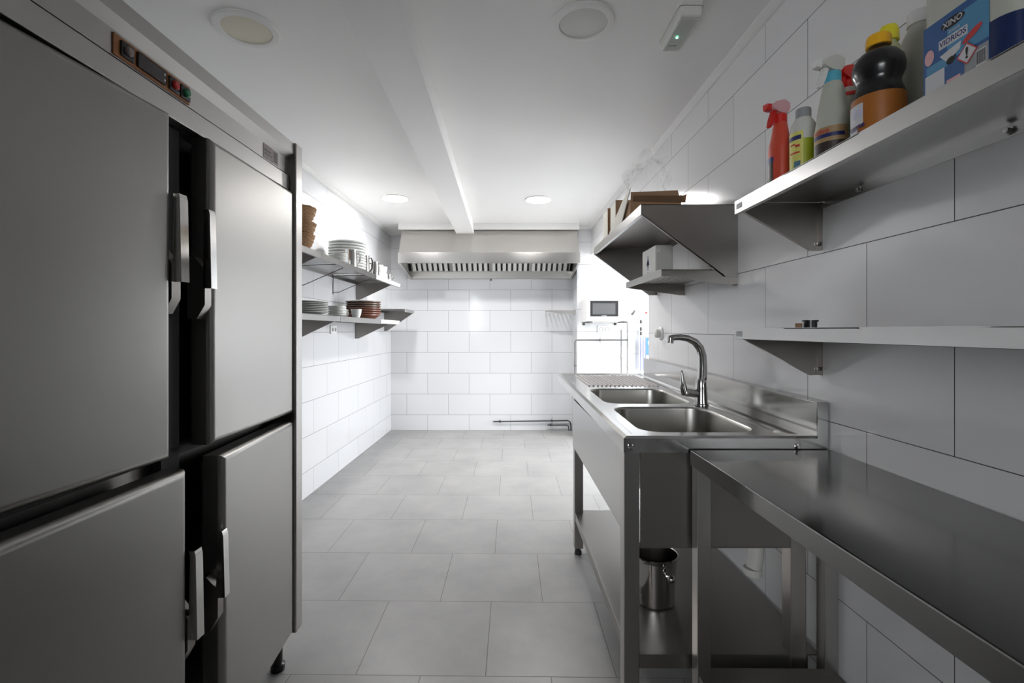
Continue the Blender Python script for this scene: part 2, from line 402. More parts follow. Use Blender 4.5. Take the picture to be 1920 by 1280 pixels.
# boxed ceiling beam and the fascia over the hood
m = MB(); m.box(-0.530, -0.338, -0.9, 5.215, 2.236, H, 0.004, 2); struct('beam', m, M['paint'])
m = MB(); m.box(-1.15, -0.531, 5.16, 5.215, 2.277, H, 0.003, 1).box(-0.337, 0.80, 5.16, 5.215, 2.277, H, 0.003, 1); struct('trim_5', m, M['white_trim'])

# ------------------------------------------------------------------ refrigerator
FR = (-0.737, 1.745, 0)
fr = thing('refrigerator', 'tall four-door stainless steel refrigerator with its doors slightly ajar', 'refrigerator', FR, ROT)
m = MB()
m.box(-0.70, -0.085, -1.40, -0.004, 0.12, 1.845, 0.003, 1)
part('body', m, M['steel_dark'], fr)
for ya, yb in ((-0.050, 0.0), (-1.40, -1.35)):
    m = MB(); m.box(-0.085, 0.0, ya, yb, 0.12, 1.852, 0.003, 1); part('frame_post', m, M['steel_leg'], fr)
m = MB()
m.prism([(-0.085, 1.7395), (-0.028, 1.7395), (-0.028, 1.792), (-0.008, 1.812), (-0.008, 1.849), (-0.085, 1.849)], 'y', -1.349, -0.051)
part('fascia', m, M['steel_fascia'], fr, angle=12)
m = MB()
m.box(-0.085, -0.0225, -1.349, -0.054, 1.684, 1.7345, 0.002, 3, lambda e: all(v.co.x > -0.03 for v in e.verts))
part('lower_fascia', m, M['steel_fascia'], fr)
m = MB(); m.box(-0.084, -0.055, -1.349, -0.051, 0.885, 0.905).box(-0.084, -0.055, -0.62, -0.56, 0.13, 1.68); part('mullion_gap_shade', m, M['gasket'], fr)  # coloured near black to paint the shade in the door gaps
for x, y in ((-0.06, -0.06), (-0.06, -1.34), (-0.64, -0.06), (-0.64, -1.34)):
    m = MB(); m.lathe([(0, 0), (0.024, 0), (0.024, 0.02), (0.016, 0.025), (0.016, 0.12), (0, 0.12)], (x, y, 0), 16); part('leg', m, M['black'], fr)
# control panel on the fascia
m = MB(); m.box(-0.028, -0.0245, -0.788, -0.565, 1.7425, 1.7865, 0.001, 1); cp = part('control_panel', m, M['orange_plate'], fr, label='orange brown control panel')
def pushbutton(y, col, lens):
    m = MB(); m.box(-0.0245, -0.020, y-0.017, y+0.017, 1.7475, 1.7795, 0.003, 2); b = part('switch', m, M['black'], cp)
    m = MB(); m.lathe([(0, 0), (0.010, 0), (0.010, 0.004), (0.007, 0.007), (0, 0.0075)], (0, 0, 0), 20)
    m.tf(Matrix.Translation((-0.020, y, 1.7635)) @ Matrix.Rotation(PI/2, 4, 'Y')); part('switch_button', m, col, cp, label=lens)
pushbutton(-0.757, M['sticker'], 'dark brown button')
pushbutton(-0.622, M['red'], 'red button'); pushbutton(-0.584, M['green'], 'green button')
m = MB(); m.box(-0.0245, -0.0195, -0.732, -0.648, 1.7475, 1.7805, 0.004, 2); part('display', m, M['screen'], cp)
m = MB()
for z in (1.757, 1.770): m.box(-0.0195, -0.0185, -0.658, -0.654, z-0.002, z+0.002)
part('display_keys', m, M['white'], cp)
m = MB(); m.box(-0.028, -0.027, -0.218, -0.123, 1.742, 1.789); part('maker_sticker', m, M['sticker'], fr, label='small faded grey and maroon sticker')
m = MB(); m.box(-0.027, -0.0266, -0.210, -0.170, 1.767, 1.773).box(-0.027, -0.0266, -0.210, -0.163, 1.757, 1.761).box(-0.027, -0.0266, -0.153, -0.131, 1.749, 1.783)
part('sticker_print', m, M['choc_label'], fr)
def fdoor(hy, hx, ang, wdt, z0, z1, sgn, lev, hous, lab):
    """sgn: which way along y the free edge lies from the hinge"""
    t = 0.052
    m = MB()
    y0, y1 = (0, wdt) if sgn > 0 else (-wdt, 0)
    m.box(-t, 0, y0, y1, z0, z1, 0.017, 5, lambda e: all(v.co.x > -0.001 for v in e.verts))
    d = part('door', m, M['steel_door'], fr, (hx, hy, 0), ang, lab)
    m = MB(); m.box(-t-0.016, -t, y0+0.02, y1-0.02, z0+0.02, z1-0.02); part('gasket', m, M['gasket'], d)
    e = y1 if sgn > 0 else y0
    m = MB()
    a, b = hous
    pts = [(-0.046, b), (-0.030, b), (-0.004, b-0.030), (-0.002, b-0.034), (-0.002, a+0.034), (-0.022, a), (-0.046, a)]
    m.prism(pts, 'y', e, e+sgn*0.026)
    for zz in (b-0.055, b-0.068, a+0.05): m.lathe([(0, 0), (0.0035, 0), (0.0035, 0.001), (0, 0.001)], (-0.008, e+sgn*0.013, zz), 8)
    part('latch', m, M['steel_dark'], d)
    m = MB(); la, lb = lev
    w0, w1 = 0.007, 0.011
    v = []
    for z, ww, off in ((la, w1, 0.0), (lb-0.012, w0, 0.0), (lb, w0, 0.003)):
        cx = 0.006 - off
        for dx, dy in ((-ww, 0.006), (ww, 0.006), (ww, 0.030), (-ww, 0.030)): v.append((cx+dx, e+sgn*dy, z))
    f = [(0, 1, 2, 3), (8, 9, 10, 11)] + [(k*4+i, k*4+(i+1) % 4, k*4+4+(i+1) % 4, k*4+4+i) for k in range(2) for i in range(4)]
    m.add(v, f); part('handle', m, M['polished'], d)
    return d
fdoor(-0.052, -0.007, 0.024, 0.472, 0.898, 1.680, -1, (1.294, 1.49), (1.219, 1.374), 'upper door farther from the camera')
fdoor(-1.345, -0.048, -0.0765, 0.683, 0.900, 1.680, 1, (1.30, 1.50), (1.228, 1.375), 'upper door nearer the camera')
fdoor(-0.052, -0.007, 0.088, 0.472, 0.125, 0.872, -1, (0.525, 0.69), (0.44, 0.575), 'lower door farther from the camera')
fdoor(-1.345, 0.009, -0.0235, 0.703, 0.125, 0.872, 1, (0.475, 0.68), (0.42, 0.56), 'lower door nearer the camera')

# ------------------------------------------------------------------ wall shelves
def shelf(name, label, cat, loc, rot, L, D, brackets, bh=0.17, lip=0.035, mat='steel', group=None, lipmat=None, bmat='steel_dark', back=0.026, backup=False):
    t = thing(name, label, cat, loc, rot, group)
    m = MB()
    m.box(0, D, 0, L, -0.003, 0)
    if back: m.box(0, 0.002, 0, L, -back, -0.003)
    part('shelf_board', m, M[mat], t)
    m = MB(); m.box(D-0.002, D, 0, L, -lip, 0.0, 0.0008, 1).box(D-0.014, D-0.002, 0, L, -lip, -lip+0.002)
    part('front_lip', m, M[lipmat or mat], t)
    for y in brackets:
        m = MB()
        m.prism([(0, -0.004), (D-0.006, -0.004), (D-0.006, -0.022), (0.03, -bh), (0, -bh)], 'y', y-0.0015, y+0.0015)
        m.box(0, 0.003, y-0.0015, y+0.016, -bh, -0.004)
        m.prism([(D-0.006, -0.022), (D-0.004, -0.024), (0.032, -bh), (0.03, -bh)], 'y', y-0.0015, y+0.012)
        b = part('bracket', m, M[bmat], t)
        m = MB(); m.tube([(0.003, y+0.008, -bh+0.02), (0.012, y+0.008, -bh+0.02)], 0.005, 8); part('bolt', m, M['chrome'], b)
    return t
def lw(y, z, x=0.0):
    """point on the left wall: distance x off it, at room depth y"""
    s = y - LW[1]
    c_, s_ = math.cos(ROT), math.sin(ROT)
    return (LW[0] + c_*x - s_*s, LW[1] + s_*x + c_*s, z)
UZ, LZ = 1.648, 1.283
shelf('wall_shelf', 'upper left wall shelf section half hidden by the refrigerator, under the wicker baskets', 'shelf', lw(1.95, UZ), ROT, 0.895, 0.347, [0.86], lip=0.033)
s2 = shelf('wall_shelf', 'middle section of the upper left wall shelf, under the tall stack of white plates', 'shelf', lw(2.85, UZ), ROT, 1.075, 0.347, [], lip=0.033)
for yy in (0.42, 1.06):                            # bent wire supports under the middle section
    m = MB()
    m.tube([(0.006, yy, -0.165), (0.006, yy, -0.006)], 0.0035, 8)
    m.tube([(0.006, yy, -0.02), (0.15, yy, -0.012), (0.32, yy, -0.010)], 0.0025, 8)
    m.tube([(0.006, yy, -0.150), (0.05, yy, -0.150), (0.20, yy, -0.085), (0.318, yy, -0.036), (0.318, yy, -0.010)], 0.0028, 8)
    part('wire_bracket', m, M['pipe'], s2)
m = MB(); m.tube([(0.337, 1.03, -0.016), (0.337, 1.0745, -0.016)], 0.0105, 12); part('hem_hole_shade', m, M['black'], s2)  # black plug painting the shade inside the open hem
s3 = shelf('wall_shelf', 'far section of the upper left wall shelf with a bright front edge, holding steel jugs', 'shelf', lw(3.93, UZ-0.004), ROT, 0.80, 0.352, [0.55], lip=0.036)
m = MB(); m.box(0.352, 0.356, 0.0, 0.80, -0.0165, -0.0005, 0.001, 1).box(0.352, 0.355, 0.0, 0.785, -0.034, -0.019, 0.001, 1); part('film_strip', m, M['white_trim'], s3, label='white protective film on the front edge')
shelf('wall_shelf', 'lower left wall shelf section beside the refrigerator, holding the low stack of white plates', 'shelf', lw(1.95, LZ), ROT, 1.20, 0.347, [1.17], lip=0.035)
s5 = shelf('wall_shelf', 'lower left wall shelf section farther along, holding the brown clay dishes', 'shelf', lw(3.155, LZ), ROT, 1.57, 0.347, [1.30], lip=0.037)
m = MB(); m.box(0.347, 0.351, 0.93, 1.57, -0.0165, -0.0005, 0.001, 1).box(0.347, 0.350, 0.93, 1.555, -0.034, -0.019, 0.001, 1); part('film_strip', m, M['white_trim'], s5, label='white protective film on the front edge')
m = MB(); m.tube([(0.33, 1.30, -0.04), (0.33, 1.30, -0.06), (0.31, 1.30, -0.075), (0.30, 1.30, -0.06)], 0.004, 8); part('hook', m, M['chrome'], s5)
shelf('wall_shelf', 'small steel wall shelf in the far left corner under the hood', 'shelf', lw(5.0, 1.412), ROT, 0.44, 0.340, [0.435], bh=0.23, lip=0.03)

# right wall: shelf frame turned half round, y runs towards the camera from the far end
UR, LR = 1.583, 1.1965
def rw(y, z): return (0.96, y, z)
ur = shelf('wall_shelf', 'upper right wall shelf holding the cleaning bottles', 'shelf', rw(1.470, UR), PI, 1.55, 0.257, [0.004, 1.30], bh=0.150, lip=0.039, bmat='steel_dark')
lr = shelf('wall_shelf', 'lower right wall shelf, almost empty, above the worktable', 'shelf', rw(1.470, LR), PI, 1.55, 0.257, [0.004, 1.30], bh=0.143, lip=0.033, bmat='steel_dark')
for t_, zz in ((ur, -0.019), (lr, -0.017)):
    m = MB(); m.box(0.257, 0.2578, 0.012, 0.046, zz-0.008, zz+0.008); part('maker_plate', m, M['label_plate'], t_, label='small grey name plate on the lip')
for yy in (0.175, 0.560, 0.95):
    m = MB(); m.lathe([(0, 0), (0.009, 0), (0.009, 0.003), (0.0055, 0.0035), (0.0055, 0.010), (0, 0.011)], (0, 0, 0), 6)
    m.tf(Matrix.Translation((0.002, yy, -0.014)) @ Matrix.Rotation(PI/2, 4, 'Y')); part('bolt', m, M['chrome'], ur)

# mid right: hooded rack with solid triangular end panels
rk = thing('wall_rack', 'steel wall shelf with large triangular end panels, carrying cardboard boxes', 'shelf', rw(1.978, 1.709), 0)
D, L = 0.398, 1.052
m = MB(); m.box(-D, 0, 0, L, -0.003, 0.0).box(-0.003, 0, 0, L, -0.04, 0); part('shelf_board', m, M['steel_dark'], rk)
m = MB(); m.box(-D-0.002, -D, 0, L, -0.042, 0.0, 0.0008, 1).box(-D, -D+0.014, 0.002, L-0.002, -0.042, -0.040); part('front_lip', m, M['steel'], rk)
for y0, s_ in ((0.0, 1), (L, -1)):
    m = MB()
    m.prism([(0, 0.0), (-D, 0.0), (-D, -0.042), (-0.055, -0.298), (0, -0.298)], 'y', y0, y0+s_*0.002)
    m.prism([(-D, -0.042), (-D+0.004, -0.042), (-0.053, -0.294), (-0.055, -0.298)], 'y', y0, y0+s_*0.014)
    part('end_panel', m, M['steel_dark'], rk)
sr = thing('slatted_shelf', 'small slatted steel shelf below the triangular wall rack', 'shelf', rw(1.982, 1.443), 0)
D2, L2 = 0.312, 0.58
m = MB(); m.box(-D2-0.002, -D2, 0, L2, -0.030, 0.002, 0.0008, 1); part('front_lip', m, M['steel'], sr)
m = MB()
for k in range(13): m.box(-D2+0.004+k*0.0238, -D2+0.018+k*0.0238, 0, L2, -0.006, -0.002)
part('slats', m, M['steel_dark'], sr)
for y0, s_ in ((0.0, 1), (L2, -1)):
    m = MB(); m.prism([(-0.001, -0.002), (-D2, -0.002), (-D2, -0.028), (-0.02, -0.067), (-0.001, -0.067)], 'y', y0, y0+s_*0.002)
    m.box(-0.02, -0.001, y0, y0+s_*0.012, -0.067, -0.064)
    part('bracket', m, M['steel_dark'], sr)

# slatted corner shelf on the niche wall right of the hood
cs = thing('wall_shelf', 'short slatted steel shelf fixed to the niche wall below the hood', 'shelf', (0.799, 5.42, 1.412), 0)
m = MB()
for k in range(7): m.box(-0.325+k*0.045, -0.312+k*0.045, 0, 0.28, -0.006, 0)
part('slats', m, M['steel'], cs)
m = MB(); m.prism([(-0.33, -0.008), (-0.33, 0.004), (0, 0.004), (0, -0.034), (-0.18, -0.034)], 'y', -0.004, 0.0); part('front_lip', m, M['steel_leg'], cs)

# ------------------------------------------------------------------ range hood
hd = thing('range_hood', 'wide stainless steel extractor hood on the back wall under the ceiling', 'range hood', (-0.168, 5.73, 1.795))
def hb(fn):
    m = MB(); fn(m); m.tf(Matrix.Translation((0.168, -5.73, -1.795))); return m
HX0, HX1 = -1.122, 0.786
part('canopy', hb(lambda m: m.prism([(5.22, 2.276), (5.07, 2.008), (5.074, 2.006), (5.226, 2.272), (5.72, 2.272), (5.72, 2.276)], 'x', HX0, HX1)), M['steel_hood'], hd)
part('front_lip', hb(lambda m: m.box(HX0-0.004, HX1+0.004, 5.040, 5.074, 1.896, 2.008, 0.003, 2)), M['steel_lip'], hd)
for x0, s_ in ((HX0, 1), (HX1, -1)):
    def f(m):
        m.prism([(5.045, 1.898), (5.075, 2.006), (5.222, 2.274), (5.72, 2.274), (5.72, 1.795), (5.69, 1.792)], 'x', x0, x0+s_*0.003)
        m.prism([(5.045, 1.896), (5.045, 1.903), (5.70, 1.800), (5.70, 1.790)], 'x', x0, x0+s_*0.022)
    part('side_panel', hb(f), M['steel_hood'], hd)
part('gutter', hb(lambda m: m.prism([(5.655, 1.80), (5.655, 1.888), (5.66, 1.888), (5.72, 1.80)], 'x', HX0+0.004, HX1-0.004)), M['steel_hood'], hd)
part('inner_housing', hb(lambda m: m.prism([(5.70, 1.89), (5.72, 1.89), (5.72, 2.26), (5.24, 2.26), (5.24, 2.25), (5.70, 2.25)], 'x', HX0+0.004, HX1-0.004)), M['hood_shade'], hd)
part('drain_valve', hb(lambda m: (m.lathe([(0, 0), (0.008, 0), (0.008, -0.012), (0.012, -0.014), (0.012, -0.026), (0, -0.026)], (-0.165, 5.67, 1.80), 10))), M['pipe'], hd)
fw = (HX1-HX0-0.05)/4
for k in range(4):
    xa = HX0+0.025+k*fw
    def fr_(m):
        M0 = Matrix.Translation((xa, 5.652, 1.886)) @ Matrix.Rotation(math.radians(137), 4, 'X')
        t = MB()
        t.box(0, 0.014, 0, 0.44, -0.01, 0.01).box(fw-0.016, fw-0.002, 0, 0.44, -0.01, 0.01)
        t.box(0, fw-0.002, 0, 0.010, -0.01, 0.006).box(0, fw-0.002, 0.43, 0.44, -0.01, 0.01)
        m.merge(t.bm, M0)
    def sl_(m):
        M0 = Matrix.Translation((xa, 5.652, 1.886)) @ Matrix.Rotation(math.radians(137), 4, 'X')
        t = MB(); n = 7; st = (fw-0.032)/n
        for i in range(n):
            x = 0.016+i*st
            t.prism([(x+0.004, 0.010), (x+st*0.56, 0.010), (x+st*0.62, 0.0), (x+st*0.56, -0.002), (x+0.004, -0.002), (x-0.002, 0.0)], 'y', 0.006, 0.435)
        m.merge(t.bm, M0)
    def bk_(m):
        M0 = Matrix.Translation((xa, 5.652, 1.886)) @ Matrix.Rotation(math.radians(137), 4, 'X')
        t = MB(); t.box(0.004, fw-0.006, 0.002, 0.438, -0.016, -0.012); m.merge(t.bm, M0)
    g = part('grease_filter', hb(fr_), M['steel'], hd)
    o = part('baffles', hb(sl_), M['offwhite'], g)
    o = part('filter_gap_shade', hb(bk_), M['hood_shade'], g)  # dark sheet painting the shade in the gaps between baffles

# ------------------------------------------------------------------ ceiling lamps
def downlight(x, y, lit, label):
    t = thing('ceiling_light', label, 'ceiling light', (x, y, H))
    q = 0.104 if lit else 0.088
    m = MB(); m.lathe([(0.116, 0.0), (0.117, -0.004), (0.113, -0.009), (q+0.005, -0.011), (q+0.001, -0.009), (q, -0.003), (q, 0.0)], (0, 0, 0), 48); part('trim_ring', m, M['white'], t)
    m = MB(); m.lathe([(0, -0.0075), (0.06, -0.0072), (q, -0.006), (q, 0.0), (0, 0.0)], (0, 0, 0), 48); part('diffuser', m, M['lamp_on'] if lit else (M['cream'] if x < 0 else M['offwhite']), t)
    return t
downlight(0.291, 1.79, False, 'unlit round ceiling light on the right half of the ceiling, nearer the emergency light')
downlight(-0.985, 1.83, False, 'unlit round ceiling light with cream disc above the refrigerator')
downlight(-0.955, 4.17, True, 'lit round ceiling light left of the beam, near the left wall shelves')
downlight(0.291, 4.21, True, 'lit round ceiling light right of the beam, in front of the hood')
em = thing('emergency_light', 'oblong white emergency light with a green lamp on the ceiling', 'emergency light', (0.652, 1.786, H))
m = MB(); m.box(-0.044, 0.044, -0.114, 0.114, -0.016, 0, 0.012, 3, lambda e: abs(e.verts[0].co.z-e.verts[1].co.z) > 0.01); part('base_plate', m, M['offwhite'], em)
m = MB(); m.box(-0.041, 0.041, -0.110, 0.110, -0.052, -0.017, 0.012, 3, lambda e: not all(v.co.z > -0.02 for v in e.verts)); part('lamp_cover', m, M['offwhite'], em)
m = MB(); m.box(-0.032, 0.032, -0.094, 0.100, -0.0545, -0.052, 0.002, 1); part('lens', m, M['clear'], em)
m = MB(); m.lathe([(0, -0.058), (0.0035, -0.0565), (0.004, -0.0545), (0, -0.0545)], (-0.008, 0.012, 0), 10); part('indicator_lamp', m, M['led'], em)
m = MB(); m.box(-0.022, 0.004, 0.062, 0.064, -0.0552, -0.0545).box(0.003, 0.007, 0.060, 0.067, -0.0552, -0.0545); part('test_mark', m, M['pipe'], em)

# ------------------------------------------------------------------ far right corner: microwave, sockets, pipes
mw = thing('microwave', 'white microwave oven with a dark window on a wall bracket', 'microwave', (1.058, 5.10, 1.280))
m = MB(); m.box(-0.222, 0.222, -0.185, 0.18, 0, 0.240, 0.006, 2); part('case', m, M['white'], mw)
m = MB(); m.box(-0.220, 0.130, -0.200, -0.186, 0.004, 0.236, 0.004, 2); d = part('door', m, M['white'], mw)
m = MB(); m.box(-0.188, 0.098, -0.203, -0.200, 0.050, 0.212, 0.002, 1); part('window', m, M['black'], d)
m = MB(); m.box(-0.165, 0.068, -0.2045, -0.203, 0.072, 0.186); part('window_glass', m, M['oven_glass'], d)
m = MB()
for k in range(6): m.box(-0.072+k*0.0085, -0.0665+k*0.0085, -0.2045, -0.203, 0.0555, 0.0605+0.002*(k % 2))
part('maker_mark', m, M['shaded_white_print'], d)
m = MB(); m.box(0.133, 0.220, -0.198, -0.186, 0.004, 0.236, 0.004, 2); c_ = part('control_side', m, M['white'], mw)
for z in (0.165, 0.115):
    m = MB(); m.lathe([(0, 0), (0.019, 0), (0.017, 0.016), (0, 0.016)], (0, 0, 0), 20); m.tf(Matrix.Translation((0.176, -0.198, z)) @ Matrix.Rotation(PI/2, 4, 'X')); part('knob', m, M['offwhite'], c_)
mb_ = thing('microwave_bracket', 'pair of grey metal arms carrying the microwave on the tiled wall', 'bracket', (1.058, 5.33, 1.28))
for x in (-0.20, 0.15):
    m = MB(); m.box(x, x+0.03, -0.385, -0.001, -0.012, -0.001, 0.001, 1).box(x, x+0.03, -0.005, -0.001, -0.035, -0.001).prism([(-0.04, -0.012), (-0.005, -0.012), (-0.005, -0.034)], 'x', x+0.012, x+0.018)
    m.box(x-0.004, x+0.034, -0.44, -0.385, -0.016, -0.001, 0.002, 1)
    part('arm', m, M['pipe'], mb_)
m = MB(); m.box(-0.165, 0.125, -0.30, -0.26, -0.010, -0.002); part('crossbar', m, M['offwhite'], mb_)
so = thing('wall_socket', 'white double wall socket below the microwave', 'socket', (1.10, 5.33, 1.20))
m = MB(); m.box(-0.075, 0.075, -0.010, -0.0005, -0.04, 0.04, 0.004, 2); part('plate', m, M['white'], so)
for x in (-0.034, 0.034):
    m = MB(); m.lathe([(0.024, 0.0), (0.024, 0.003), (0.019, 0.003), (0.017, -0.004), (0, -0.004)], (0, 0, 0), 24); m.tf(Matrix.Translation((x, -0.0105, 0)) @ Matrix.Rotation(PI/2, 4, 'X')); part('outlet', m, M['label_plate'], so)
def pipe(name, path, r, mat, label, cat='pipe', clips=()):
    t = thing(name, label, cat, path[0]); o = Vector(path[0])
    m = MB(); m.tube([Vector(p)-o for p in path], r, 10); part('tube', m, M[mat], t)
    for (p, ax) in clips:
        q = Vector(p)-o; m = MB()
        if ax == 'x': m.box(q.x-0.008, q.x+0.008, q.y-r-0.004, q.y+(0.0085 if q.y+t.location.y > 5.31 and q.y+t.location.y < 5.4 else 0.028), q.z-r-0.005, q.z+r+0.005, 0.002, 1)
        else: m.box(q.x-r-0.005, q.x+r+0.005, q.y-r-0.004, q.y+(0.0085 if q.y+t.location.y > 5.31 and q.y+t.location.y < 5.4 else 0.028), q.z-0.008, q.z+0.008, 0.002, 1)
        part('clip', m, M[mat], t)
    return t
pipe('gas_pipe', [(0.772, 5.29, 0.0), (0.772, 5.29, 1.055), (0.776, 5.29, 1.074), (0.795, 5.29, 1.082), (1.36, 5.298, 1.082)], 0.008, 'pipe', 'thin dark pipe rising beside the niche and bending right below the sockets', clips=[((0.772, 5.29, 0.80), 'z'), ((1.05, 5.297, 1.082), 'x')])
pipe('water_pipe', [(1.297, 5.3205, 0.0), (1.297, 5.3205, 1.20)], 0.007, 'pipe_white', 'upright grey pipe on the tiled wall right of the sockets', clips=[((1.297, 5.3205, 0.9), 'z')])
pipe('water_pipe', [(1.366, 5.3205, 0.0), (1.366, 5.3205, 1.28), (1.34, 5.3205, 1.30), (1.22, 5.3205, 1.30)], 0.007, 'pipe_white', 'second upright pipe, bent left behind the microwave', clips=[((1.366, 5.3205, 0.8), 'z')])
pipe('gas_pipe', [(-0.142, 5.698, 0.107), (0.745, 5.698, 0.118), (0.770, 5.698, 0.105), (0.782, 5.698, 0.06), (0.782, 5.698, 0.0)], 0.0075, 'pipe_black', 'longer black pipe low on the back wall', clips=[((-0.06, 5.698, 0.108), 'x'), ((0.555, 5.698, 0.116), 'x')])
pipe('gas_pipe', [(0.50, 5.690, 0.066), (0.735, 5.690, 0.066), (0.752, 5.690, 0.052), (0.757, 5.690, 0.0)], 0.007, 'pipe_black', 'shorter black pipe just above the floor at the back wall', clips=[((0.54, 5.698, 0.066), 'x')])
vm = thing('wall_tap', 'metal valves and tap on a short pipe on the bright far wall', 'tap', (1.50, 5.33, 1.36))
m = MB(); m.tube([(-0.09, -0.035, 0.01), (0.02, -0.035, 0.01), (0.06, -0.035, 0.008)], 0.007, 10).tube([(0.0, -0.035, 0.01), (0.0, -0.035, -0.46)], 0.007, 10).tube([(0, -0.035, 0.0), (0, 0, 0)], 0.008, 8); part('tube', m, M['pipe_white'], vm)
m = MB(); m.tube([(-0.105, -0.035, 0.0), (-0.09, -0.04, 0.015), (-0.072, -0.045, 0.045), (-0.07, -0.045, 0.05)], [0.011, 0.013, 0.010, 0.008], 10); part('tap_lever', m, M['pipe'], vm)
for z in (-0.075, -0.155, -0.205, -0.36):
    m = MB(); m.lathe([(0, -0.02), (0.011, -0.02), (0.014, -0.008), (0.014, 0.008), (0.010, 0.02), (0, 0.02)], (0, -0.035, z), 12); part('valve', m, M['pipe'], vm)
m = MB(); m.lathe([(0, 0.0), (0.010, 0.0), (0.013, 0.006), (0.010, 0.014), (0, 0.016)], (0.058, -0.036, 0.015), 12); part('tap_knob', m, M['red'], vm, label='small red knob')
sg = thing('sign', 'blue wall sign with a white round mark, behind the end of the right wall', 'sign', (1.665, 5.33, 1.015))
m = MB(); m.box(-0.115, 0.115, -0.005, -0.001, -0.10, 0.095, 0.001, 1); part('sign_plate', m, M['blue_sign'], sg)
m = MB(); m.lathe([(0, 0), (0.05, 0), (0.05, 0.0015), (0, 0.0015)], (0, 0, 0), 28); m.tf(Matrix.Translation((-0.03, -0.005, 0.035)) @ Matrix.Rotation(PI/2, 4, 'X')); part('round_mark', m, M['white'], sg)
m = MB()
for k in range(12):
    a, b = 0.07*k/12-0.035, 0.07*(k+1)/12-0.035
    m.add([(a, 0.006*math.sin(k*1.4), 0.0), (b, 0.006*math.sin((k+1)*1.4), 0.0), (b, 0.008*math.sin((k+1)*1.4), -0.37), (a, 0.008*math.sin(k*1.4), -0.37)], [(0, 1, 2, 3)])
bmesh.ops.solidify(m.bm, geom=m.bm.faces[:], thickness=0.002)
single('cloth', m, M['lavender'], 'pale lavender cloth hanging below the wall valves', 'cloth', (1.512, 5.272, 1.118))
# white socket on the right wall beyond the tap
ws = thing('wall_socket', 'round white socket with a plug on the right wall behind the tap', 'socket', (0.96, 2.95, 1.170))
def rx(mb): return mb.tf(Matrix.Rotation(-PI/2, 4, 'Y'))
m = MB(); m.lathe([(0, 0), (0.041, 0), (0.041, 0.006), (0.036, 0.011), (0.030, 0.012), (0, 0.012)], (0, 0, 0), 28); part('plate', rx(m), M['white'], ws)
m = MB(); m.lathe([(0, 0.012), (0.024, 0.012), (0.026, 0.020), (0.026, 0.034), (0.018, 0.040), (0, 0.041)], (0, 0, 0), 24); part('plug', rx(m), M['offwhite'], ws)
ls = thing('wall_socket', 'small white double socket on the left wall under the lower shelf', 'socket', lw(3.92, 1.195), ROT)
m = MB(); m.box(0.0005, 0.010, -0.065, 0.065, -0.035, 0.035, 0.004, 2); part('plate', m, M['white'], ls)
for y in (-0.03, 0.03):
    m = MB(); m.lathe([(0, 0), (0.016, 0), (0.016, 0.002), (0, 0.002)], (0, 0, 0), 16); m.tf(Matrix.Translation((0.010, y, 0)) @ Matrix.Rotation(PI/2, 4, 'Y')); part('outlet', m, M['label_plate'], ls)

# ------------------------------------------------------------------ sink unit
SX0, SX1, SY0, SY1, SZ = 0.351, 0.956, 1.420, 3.205, 0.876
SLOPE = 0.0165
sk = thing('sink_unit', 'long stainless steel double-bowl sink unit on legs against the right wall', 'sink', (SX0, SY0, 0))
def up(mb):                                         # world coordinates -> unit frame, the top rising a little to its far end
    return mb.xf(lambda v: (v.x-SX0, v.y-SY0, v.z+SLOPE*(v.y-SY0)))
def lo(mb): return mb.xf(lambda v: (v.x-SX0, v.y-SY0, v.z))
def rrect(x0, x1, y0, y1, r, z, n=7):
    out = []
    for cx, cy, a in ((x1-r, y1-r, 0), (x0+r, y1-r, PI/2), (x0+r, y0+r, PI), (x1-r, y0+r, 1.5*PI)):
        out.append([(cx+r*math.cos(a+PI/2*k/n), cy+r*math.sin(a+PI/2*k/n), z) for k in range(n+1)])
    return out
def cell(mb, X0, X1, Y0, Y1, h, z):                 # a flat field with a rounded hole
    arcs = rrect(*h, z); cor = [(X1, Y1, z), (X0, Y1, z), (X0, Y0, z), (X1, Y0, z)]
    for k in range(4):
        v = [cor[k]] + arcs[k]; mb.add(v, [(0, j+1, j) for j in range(1, len(arcs[k]))])
        mb.add([cor[k], arcs[k][-1], arcs[(k+1) % 4][0], cor[(k+1) % 4]], [(0, 3, 2, 1)])
ZR = SZ-0.006                                       # pressed field a little below the rim
B1 = (0.428, 0.800, 1.500, 1.955, 0.075); B2 = (0.428, 0.800, 2.025, 2.490, 0.075)
FX0, FX1, FY0, FY1 = 0.392, 0.875, 1.462, 3.160
m = MB()
cell(m, FX0, 0.835, FY0, 1.990, B1, ZR); cell(m, FX0, 0.835, 1.990, 2.525, B2, ZR)
m.add([(0.835, FY0, ZR), (FX1, FY0, ZR), (FX1, FY1, ZR), (0.835, FY1, ZR)], [(0, 1, 2, 3)])
m.add([(FX0, 2.525, ZR), (0.835, 2.525, ZR), (0.835, FY1, ZR), (FX0, FY1, ZR)], [(0, 1, 2, 3)])
rim_o = [(SX0, SY0), (0.925, SY0), (0.925, SY1), (SX0, SY1)]
rim_a = [(SX0+0.012, SY0+0.010), (0.925, SY0+0.010), (0.925, SY1-0.010), (SX0+0.012, SY1-0.010)]
rim_i = [(FX0-0.010, FY0-0.010), (FX1+0.010, FY0-0.010), (FX1+0.010, FY1+0.010), (FX0-0.010, FY1+0.010)]
fld = [(FX0, FY0), (FX1, FY0), (FX1, FY1), (FX0, FY1)]
v = [(x, y, SZ-0.006) for x, y in rim_o] + [(x, y, SZ) for x, y in rim_a] + [(x, y, SZ) for x, y in rim_i] + [(x, y, ZR) for x, y in fld]
m.add(v, [(k*4+i, k*4+(i+1) % 4, k*4+4+(i+1) % 4, k*4+4+i) for k in range(3) for i in range(4)])
